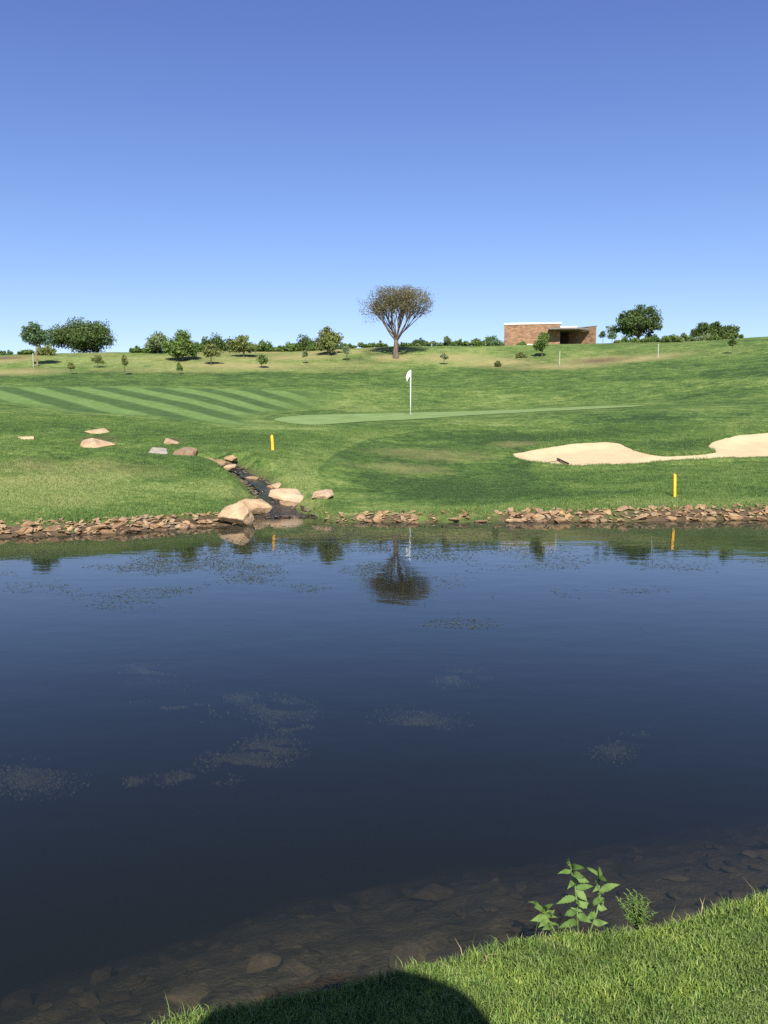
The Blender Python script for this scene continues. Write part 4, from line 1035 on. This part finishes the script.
shoreY = np.interp(x / Y, T_ALL, SHORE)
rim = sstep(4.2, 2.2, shoreY - Y)
dens = np.clip((f - 0.44 - 0.10 * sstep(lim - 50, lim, py)) * 5, 0, 1) * side * 0.8
dens = np.maximum(dens * (1 - 0.3 * rim), rim * np.clip((f - 0.36) * 5, 0, 1) * 0.30)
k = (rng.random(n) < dens) & (Y < shoreY - 0.15) & (np.hypot(x - INLET[0], (Y - INLET[1]) * 1.5) > 1.3)
P = np.stack([x[k], Y[k]], -1)
o = flecks('floating_algae', P, (0.005 + 0.014 * rng.random(k.sum()) ** 2) * (Y[k] / 17), M['algae'], 5)
tag(o, 'dark flecks of algae floating along the far half of the pond', 'algae', kind='stuff')
PATCH = [ # picture x, row, half width px, half height px, flecks, label
 (180,704,30,12,420,'roundish drowned weed patch in the left middle of the pond'),
 (150,668,24,9,200,'faint small weed patch highest on the left of the pond'),
 (240,695,14,5,120,'small weed patch at the upper tip of the curved weed trail'),
 (278,706,26,9,480,'broad weed patch at the upper end of the curved weed trail'),
 (292,722,20,9,330,'weed patch at the bend of the curved weed trail'),
 (272,745,26,8,360,'weed patch just below the bend of the curved weed trail'),
 (245,760,30,9,480,'long weed patch at the lower end of the curved weed trail'),
 (195,776,30,6,240,'thin streak of weed trailing off left of the curved weed trail'),
 (138,779,10,4,90,'small bright weed tuft at the far tip of the curved weed trail'),
 (30,775,36,13,330,'brown weed patch near the left edge of the pond'),
 (458,675,20,8,230,'small weed patch right of the middle of the pond'),
 (420,718,32,10,260,'faint weed patch below the small one right of the middle'),
 (615,748,22,9,90,'barely visible weed patch on the right of the pond'),
 (660,735,24,7,80,'faint scattered weed on the far right of the pond'),
]
for i, (cx_, cy_, rx_, ry_, n, label) in enumerate(PATCH):
    r = np.random.default_rng(900 + i); P = []
    th = r.random(n * 12) * 2 * PI; rho = np.clip(np.abs(r.normal(size=n * 12)) * 0.70, 0, 1.7)
    for a_, q_ in zip(th, np.abs(rho)):
        xx, yy = at_z(cx_ + math.cos(a_) * q_ * rx_, cy_ + math.sin(a_) * q_ * ry_, 0.0); P.append((xx, yy))
    P = np.array(P); k = fbm(P[:, 0] * 0.6, P[:, 1] * 1.6, 0.45, 95 + i, 4) > 0.455
    P = P[k]; c = P.mean(0)
    o = flecks('pond_weed', P - c, 0.0010 + 0.0024 * r.random(len(P)) ** 2, M['weed'], 30 + i, 4.0, -0.035)
    o.location = (c[0], c[1], 0); tag(o, label, 'pond weed', kind='stuff')

# ------------------------------------------------------------------ plants on the near bank
M['weed_leaf'] = make_leaf('weed_leaf', [(0.2, (0.085, 0.155, 0.035)), (0.5, (0.13, 0.21, 0.05)), (0.8, (0.17, 0.25, 0.075))], 0.3, 9)
M['weed_stem'] = make_noisy('weed_stem', (0.09, 0.14, 0.04), (0.14, 0.19, 0.06), 20)
M['bush_leaf'] = make_leaf('feathery_bush_leaf', [(0.2, (0.06, 0.12, 0.022)), (0.5, (0.10, 0.17, 0.03)), (0.8, (0.15, 0.22, 0.05))], 0.25, 9)
M['dry_grass'] = make_noisy('dry_grass', (0.22, 0.18, 0.09), (0.36, 0.30, 0.16), 9)
def leaf_blade(mb, base, d, up, L, W, droop=0.35, fold=0.25):
    """a pointed oval leaf with a folded midrib and toothed edge"""
    d = d.normalized(); side = d.cross(up).normalized(); nrm = side.cross(d).normalized()
    n = 12; V = []; Fq = []
    for i in range(n + 1):
        s = i / n; wv = W * (math.sin(PI * min(1, s * 1.0) ** 0.72)) * (1 + 0.09 * (-1) ** i) if 0 < i < n else 0.0015
        c = base + d * L * s - Vector((0, 0, droop * L * s * s)) + nrm * (0.05 * L * math.sin(7 * s + 40 * L)) + side * (0.05 * L * math.sin(3.1 * s + 90 * L)) * s
        V += [c - side * wv * 0.5 + nrm * wv * fold, c, c + side * wv * 0.5 + nrm * wv * fold]
    for i in range(n):
        for k in range(2): Fq.append((i*3+k, i*3+k+1, (i+1)*3+k+1, (i+1)*3+k))
    mb.add(V, Fq)
def px_at(px, py, Y):
    tx, tz = slope(px, py); return Vector((tx * Y, Y, CAM_H + Y * tz))
pb = Vector((*at_z(578, 928, EZ), EZ))
weed = empty('broad_leaved_weed', tuple(pb)); tag(weed, 'tall broad leaved green weed with three stems on the edge of the near bank', 'weed')
Yp = pb.y + 0.02
STEMS = [ # (rows and columns up the stem), then leaves as (where on the stem, tip picture x, row, width m)
 ([(578,926),(577,905),(575,885),(570,866)], [(1.0,566,855,.022),(.95,583,862,.026),(.9,560,872,.022),(.84,584,872,.03),(.8,588,882,.03),(.72,566,884,.026),(.62,592,888,.026),(.58,586,898,.036),(.45,558,897,.03),(.36,592,908,.034),(.25,566,915,.03),(.2,590,920,.034),(.12,560,923,.03)]),
 ([(590,928),(597,912),(600,895),(599,878)], [(1.0,592,870,.016),(.97,607,875,.02),(.92,601,870,.016),(.85,590,884,.024),(.75,618,886,.03),(.6,604,902,.03),(.55,590,896,.026),(.42,606,908,.032),(.3,583,914,.03),(.15,606,922,.03)]),
 ([(556,929),(549,921),(543,911)], [(1.0,530,897,.022),(1.0,552,899,.024),(.9,534,903,.018),(.7,554,910,.028),(.6,532,916,.036),(.5,536,921,.03),(.3,544,926,.03)]),
]
for st_, lv in STEMS:
    P = [px_at(px, py, Yp + 0.03 * i) - pb for i, (px, py) in enumerate(st_)]
    P[0].z = min(P[0].z, 0.0) - 0.02
    m = MB(); m.tube(P, [0.005 - 0.0028 * i / (len(P) - 1) for i in range(len(P))], 6); m.build('stem', M['weed_stem'], weed, True)
    m = MB()
    for f_, tx_, ty_, W in lv:
        q = f_ * (len(P) - 1); k = min(int(q), len(P) - 2); b0 = P[k].lerp(P[k + 1], q - k)
        tip = px_at(tx_, ty_, Yp + random.uniform(-0.05, 0.06)) - pb
        v = tip - b0; Lf = v.length * 1.05
        v.y += random.uniform(-0.5, 0.3) * Lf
        leaf_blade(m, b0, v, Vector((0, -0.75, 0.65)), Lf * 1.08, W * 1.0, 0.14, 0.26)
    for _ in range(9):
        f_ = random.uniform(0.05, 0.98); q = f_ * (len(P) - 1); k = min(int(q), len(P) - 2); b0 = P[k].lerp(P[k + 1], q - k); aa = random.uniform(0, 6.28)
        leaf_blade(m, b0, Vector((math.cos(aa), math.sin(aa), random.uniform(0.1, 0.9))), Vector((0, -0.4, 0.9)), random.uniform(0.02, 0.05), random.uniform(0.009, 0.017), 0.25, 0.25)
    m.build('foliage', M['weed_leaf'], weed, True)
bb = Vector((*at_z(637, 926, EZ), EZ))
fb = empty('feathery_plant', tuple(bb)); tag(fb, 'small bushy yellow green plant right of the broad leaved weed', 'plant')
ms = MB(); ml = MB(); rr = random.Random(3)
for i in range(20):
    a = rr.uniform(0, 6.28); q = rr.uniform(0.02, 0.095); hgt = rr.uniform(0.06, 0.135)
    tip = Vector((math.cos(a) * q, math.sin(a) * q * 0.7, hgt)); P = [Vector((math.cos(a) * .01, math.sin(a) * .01, -0.01)), tip * 0.5 + Vector((0, 0, .012)), tip]
    ms.tube(P, [0.0022, 0.0018, 0.001], 5)
    for j in range(15):
        s = 0.3 + 0.7 * j / 14; b0 = P[0].lerp(P[2], s); aa = j * 2.4
        leaf_blade(ml, b0, Vector((math.cos(aa), math.sin(aa), 0.7)) * 0.02, Vector((0.1, 0, 1)), rr.uniform(0.018, 0.032), 0.0065, 0.2)
ms.build('stem', M['weed_stem'], fb, True); ml.build('foliage', M['bush_leaf'], fb, True)
n = 1500; x = rng.uniform(-1.4, 2.6, n); y = rng.uniform(1.6, 4.2, n); k = (edge_y(x) - y > 0.02) & (fbm(x, y, 0.4, 101) > 0.54); x, y = x[k], y[k]; n = len(x)
hgt = near_z(x, y) + 0.012 + 0.022 * rng.random(n); ang = rng.random(n) * 2 * PI; V = []
for lobe in range(3):
    a = ang + lobe * 2.1; s_ = 0.006 + 0.006 * rng.random(n)
    c0 = np.stack([x, y, hgt], -1); dv = np.stack([np.cos(a), np.sin(a), 0.25 + 0 * a], -1) * s_[:, None]; sv = np.stack([-np.sin(a), np.cos(a), 0 * a], -1) * (s_ * 0.55)[:, None]
    V.append(np.stack([c0, c0 + dv * .8 - sv, c0 + dv * 1.25, c0 + dv * .8 + sv], 1).reshape(-1, 3))
V = np.concatenate(V); o = mesh_obj('bank_clover', V, np.arange(len(V)).reshape(-1, 4), M['bush_leaf'])
tag(o, 'clover leaves scattered through the grass of the near bank', 'clover', kind='stuff')
# long stray blades and dry stalks along the edge: grass as well
n = 240; x = rng.uniform(-1.2, 2.4, n); d = rng.uniform(-0.02, 0.10, n); y = edge_y(x) - d
P = np.stack([x, y, near_z(x, np.minimum(y, edge_y(x) - 0.002))], -1)
o = blades('edge_grass', P, 0.04 + 0.07 * rng.random(n) ** 2, np.full(n, 0.004), 0.7, M['near_grass'], 2, 9); tag(o, 'longer stray grass blades along the edge of the near bank', 'grass', kind='stuff')
n = 26; x = rng.uniform(-0.9, 2.3, n); y = edge_y(x) - rng.uniform(0, 0.1, n)
P = np.stack([x, y, near_z(x, y)], -1)
o = blades('dry_stalks', P, 0.05 + 0.07 * rng.random(n), np.full(n, 0.004), 0.9, M['dry_grass'], 2, 10); tag(o, 'dry straw stalks among the grass of the near bank', 'grass', kind='stuff')

# ------------------------------------------------------------------ the photographer, behind the camera: only the shadow of the umbrella is seen
def skin(name, V, E, R, mat, parent, root=0, sub=2):
    me = bpy.data.meshes.new(name); me.from_pydata(V, E, []); me.update(); me.materials.append(mat)
    o = bpy.data.objects.new(name, me); link(o, parent)
    o.modifiers.new('skin', 'SKIN').use_smooth_shade = True
    for i, sv in enumerate(me.skin_vertices[0].data):
        q = R[i]; sv.radius = (q, q) if not isinstance(q, tuple) else q; sv.use_root = (i == root)
    sd = o.modifiers.new('smooth', 'SUBSURF'); sd.levels = sub; sd.render_levels = sub
    return o
def photographer():
    zg = float(near_z(np.array(0.03), np.array(-0.42)))
    M['skin'] = make_noisy('skin', (0.42, 0.25, 0.17), (0.50, 0.31, 0.22), 6, 0.5, 0.3)
    M['shirt'] = make_noisy('shirt', (0.55, 0.56, 0.58), (0.66, 0.67, 0.68), 8)
    M['trousers'] = make_noisy('trousers', (0.10, 0.10, 0.11), (0.16, 0.16, 0.17), 8)
    M['shoe'] = make_noisy('shoe', (0.6, 0.6, 0.58), (0.7, 0.7, 0.68), 8)
    M['hair'] = make_noisy('hair', (0.02, 0.014, 0.010), (0.06, 0.04, 0.028), 20)
    M['umbrella_cloth'] = make_noisy('umbrella_cloth', (0.02, 0.025, 0.04), (0.035, 0.04, 0.06), 3, 0.8)
    M['metal'] = make_noisy('metal', (0.25, 0.25, 0.26), (0.4, 0.4, 0.42), 5, 0.35, 0.5)
    M['phone_black'] = make_noisy('phone_black', (0.01, 0.01, 0.011), (0.02, 0.02, 0.022), 5, 0.3, 0.5)
    r = empty('person', (0.03, -0.42, zg)); tag(r, 'person in a pale shirt holding a phone under the umbrella that shades the near grass', 'person')
    V = [(0,0,.93),(0,0,1.10),(0,.01,1.30),(0,0,1.45),(0,.012,1.52),(0,.03,1.60),(0,.03,1.69)]
    R = [.13,.125,.145,.075,.055,(.078,.092),(.066,.08)]
    E = [(0,1),(1,2),(2,3),(3,4),(4,5),(5,6)]
    def chain(start, pts, rad):
        k = start
        for p, q in zip(pts, rad):
            V.append(p); R.append(q); E.append((k, len(V) - 1)); k = len(V) - 1
        return k
    chain(5, [(0,.115,1.60),(0,.135,1.585)], [.022,.014])                                   # nose
    for s in (-1, 1):
        chain(0, [(.095*s,0,.86),(.105*s,.02,.49),(.11*s,-.02,.10),(.125*s,.10,.045)], [.095,.06,.042,.035])
        chain(5, [(.085*s,.02,1.605)], [.02])                                               # ears
    def hand(wr, d, curl, side):
        d = Vector(d).normalized(); c = Vector(curl).normalized(); a = d.cross(c).normalized() * side
        w0 = Vector(V[wr]); V.append(tuple(w0 + d * .055)); R.append((.034, .018)); E.append((wr, len(V) - 1)); pm = len(V) - 1
        for i, Lf in enumerate((.070, .080, .074, .058)):
            b = w0 + d * .095 + a * (.030 - .020 * i)
            chain(pm, [tuple(b), tuple(b + d * Lf * .35 + c * .012), tuple(b + d * Lf * .55 + c * Lf * .42), tuple(b + d * Lf * .40 + c * Lf * .75)], [.0095,.009,.0085,.0075])
        b = w0 + d * .035 + a * .035
        chain(pm, [tuple(b), tuple(b + a * .018 + d * .028 + c * .012), tuple(b + a * .012 + d * .045 + c * .035)], [.012,.0105,.009])
    k = chain(2, [(.185,0,1.39),(.27,.13,1.19),(.075,.335,1.475)], [.058,.043,.026]); hand(k, (-.45,.55,.7), (-.75,.1,-.5), 1)
    k = chain(2, [(-.185,0,1.39),(-.29,.03,1.13),(-.245,.20,1.22)], [.058,.043,.026]); hand(k, (.1,.75,.45), (.8,-.45,.1), -1)
    skin('body', V, E, R, M['skin'], r)
    skin('shirt', [(0,0,.93),(0,0,1.10),(0,.01,1.30),(0,0,1.43),(.185,0,1.39),(.245,.09,1.25),(-.185,0,1.39),(-.262,.02,1.22)], [(0,1),(1,2),(2,3),(2,4),(4,5),(2,6),(6,7)], [.158,.15,.168,.085,.076,.064,.076,.064], M['shirt'], r)
    skin('trousers', [(0,0,.93),(0,0,1.0)] + [q for s in (-1, 1) for q in ((.095*s,0,.84),(.105*s,.02,.49),(.11*s,-.02,.11))], [(0,1),(0,2),(2,3),(3,4),(0,5),(5,6),(6,7)], [.150,.146,.112,.085,.065,.112,.085,.065], M['trousers'], r)
    for s in (-1, 1): skin('shoe', [(.112*s,-.055,.045),(.118*s,.05,.045),(.13*s,.15,.035)], [(0,1),(1,2)], [.046,.048,.036], M['shoe'], r)
    skin('hair', [(0,-.035,1.60),(0,-.015,1.68),(0,.035,1.725)], [(0,1),(1,2)], [(.082,.066),(.086,.082),(.066,.05)], M['hair'], r)
    for s in (-1, 1):
        m = MB(); m.tube([(.031*s,.098,1.625),(.031*s,.106,1.625),(.031*s,.112,1.625)], [.013,.011,.004], 10); m.build('eye', M['shoe'], r, True)
        m = MB(); m.tube([(.031*s,.111,1.625),(.031*s,.1135,1.625)], [.006,.005], 8); m.build('pupil', M['hair'], r, True)
    m = MB(); m.tube([(-.024,.105,1.555),(0,.113,1.553),(.024,.105,1.555)], [.004,.007,.004], 8)
    M['lip'] = make_noisy('lip', (0.36, 0.15, 0.12), (0.42, 0.19, 0.15), 6); m.build('mouth', M['lip'], r, True)
    p = empty('phone', (0.035, -0.022, CAM_H - 0.055)); tag(p, 'black phone held up at eye level by the person under the umbrella', 'phone')
    m = MB(); m.box(-.035, .035, -.004, .004, -.07, .068); b = m.build('phone_body', M['phone_black'], p)
    bv = b.modifiers.new('round', 'BEVEL'); bv.width = .003; bv.segments = 2
    m = MB(); m.tube([(-.024, .0042, .052), (-.024, .006, .052)], [.005, .005], 12); m.build('lens', M['metal'], p)
    # umbrella
    TIP = Vector((-0.058, -0.37, UMB_Z)); HAND = Vector((-0.215, -0.185, zg + 1.285))
    u = empty('umbrella', tuple(HAND)); tag(u, 'open dark umbrella held over the photographer, casting the round shadow on the near grass', 'umbrella')
    ax = (TIP - HAND); up = ax.normalized(); q = Vector((0, 0, 1)).rotation_difference((up * 0.35 + Vector((0, 0, .65))).normalized())
    m = MB(); m.tube([-up * .16, -up * .03, ax - up * .03], [.012, .006, .006], 8); m.build('shaft', M['metal'], u)
    m = MB(); m.tube([-up * .17, -up * .05], [.015, .014], 10); m.build('handle', M['phone_black'], u)
    m = MB(); m.tube([ax - up * .02, ax + q @ Vector((0, 0, .035)), ax + q @ Vector((0, 0, .07))], [.030, .026, .012], 8); m.build('ferrule', M['phone_black'], u)
    n, k = 8, 48; V = [ax]; Fq = []
    for i in range(1, n + 1):
        th = 1.02 * i / n
        for j in range(k):
            a = 2 * PI * j / k; sc = 1 - 0.05 * (i / n) * (0.5 + 0.5 * math.cos(8 * a + PI))
            V.append(ax + q @ Vector((UMB_R * math.sin(th) / math.sin(1.02) * math.cos(a) * sc, UMB_R * math.sin(th) / math.sin(1.02) * math.sin(a) * sc, -UMB_R / math.sin(1.02) * (1 - math.cos(th)) * UMB_F)))
    for j in range(k): Fq.append((0, 1 + j, 1 + (j + 1) % k))
    for i in range(n - 1):
        for j in range(k): Fq.append((1+i*k+j, 1+(i+1)*k+j, 1+(i+1)*k+(j+1)%k, 1+i*k+(j+1)%k))
    cn = mesh_obj('canopy', V, Fq, M['umbrella_cloth'], u, True); so_ = cn.modifiers.new('thick', 'SOLIDIFY'); so_.thickness = .002
    for j in range(8):
        a = 2 * PI * j / 8; P = []
        for i in range(0, n + 1):
            th = 1.02 * i / n; rr_ = UMB_R / math.sin(1.02)
            P.append(ax + q @ Vector((rr_ * math.sin(th) * math.cos(a), rr_ * math.sin(th) * math.sin(a), -rr_ * (1 - math.cos(th)) * UMB_F - .006)))
        m = MB(); m.tube(P, [.0025] * len(P), 5); m.build('rib', M['metal'], u)
UMB_Z, UMB_R, UMB_F = 3.155, 0.60, 0.62
photographer()

# ------------------------------------------------------------------ light, sky, camera
w = bpy.data.worlds.new('World'); SC.world = w; w.use_nodes = True
nt = w.node_tree; bg = nt.nodes['Background']
sky = nt.nodes.new('ShaderNodeTexSky'); sky.sky_type = 'NISHITA'; sky.sun_disc = False
sky.sun_elevation = SUN_EL; sky.sun_rotation = math.radians(180); sky.altitude = 1400
sky.air_density = 1.0; sky.dust_density = 0.4; sky.ozone_density = 2.5
tn = nt.nodes.new('ShaderNodeMix'); tn.data_type = 'RGBA'; tn.blend_type = 'MULTIPLY'; tn.inputs[0].default_value = 1.0
tc = nt.nodes.new('ShaderNodeTexCoord'); sxyz = nt.nodes.new('ShaderNodeSeparateXYZ'); nt.links.new(tc.outputs['Generated'], sxyz.inputs[0])
rp = nt.nodes.new('ShaderNodeValToRGB'); el = rp.color_ramp.elements; el.new(0.22)
for e_, (p_, c_) in zip(el, [(0.0, (0.90, 0.82, 0.84)), (0.22, (0.79, 0.81, 0.97)), (0.5, (0.70, 0.69, 1.07))]): e_.position = p_; e_.color = (*c_, 1)
nt.links.new(sxyz.outputs[2], rp.inputs[0]); nt.links.new(rp.outputs[0], tn.inputs[7])      # the violet cast of this sky
nt.links.new(sky.outputs[0], tn.inputs[6]); nt.links.new(tn.outputs[2], bg.inputs['Color']); bg.inputs['Strength'].default_value = 0.085
L = bpy.data.lights.new('sun', 'SUN'); L.energy = 5.0; L.angle = math.radians(0.53); L.color = (1.0, 0.95, 0.87)
so = bpy.data.objects.new('sun', L); link(so); so.location = (0, -20, 30)
so.rotation_euler = Vector((SUN_X, 1, -math.tan(SUN_EL))).to_track_quat('-Z', 'Y').to_euler()
cam = bpy.data.cameras.new('camera'); co = bpy.data.objects.new('camera', cam); link(co)
cam.sensor_fit = 'VERTICAL'; cam.sensor_height = 36.0; cam.sensor_width = 27.0; cam.lens = 36.0 * F / 1024
cam.clip_start = 0.05; cam.clip_end = 8000
co.location = (0, 0, CAM_H); co.rotation_euler = (PI / 2 - PITCH, 0, 0)
SC.camera = co
SC.view_settings.view_transform = 'Standard'; SC.view_settings.look = 'None'
SC.view_settings.exposure = 0.90; SC.view_settings.gamma = 1.0; SC.view_settings.use_curve_mapping = False
SC.render.resolution_x = 768; SC.render.resolution_y = 1024
cy = SC.cycles; cy.use_denoising = False; cy.max_bounces = 8; cy.transparent_max_bounces = 16; cy.diffuse_bounces = 3
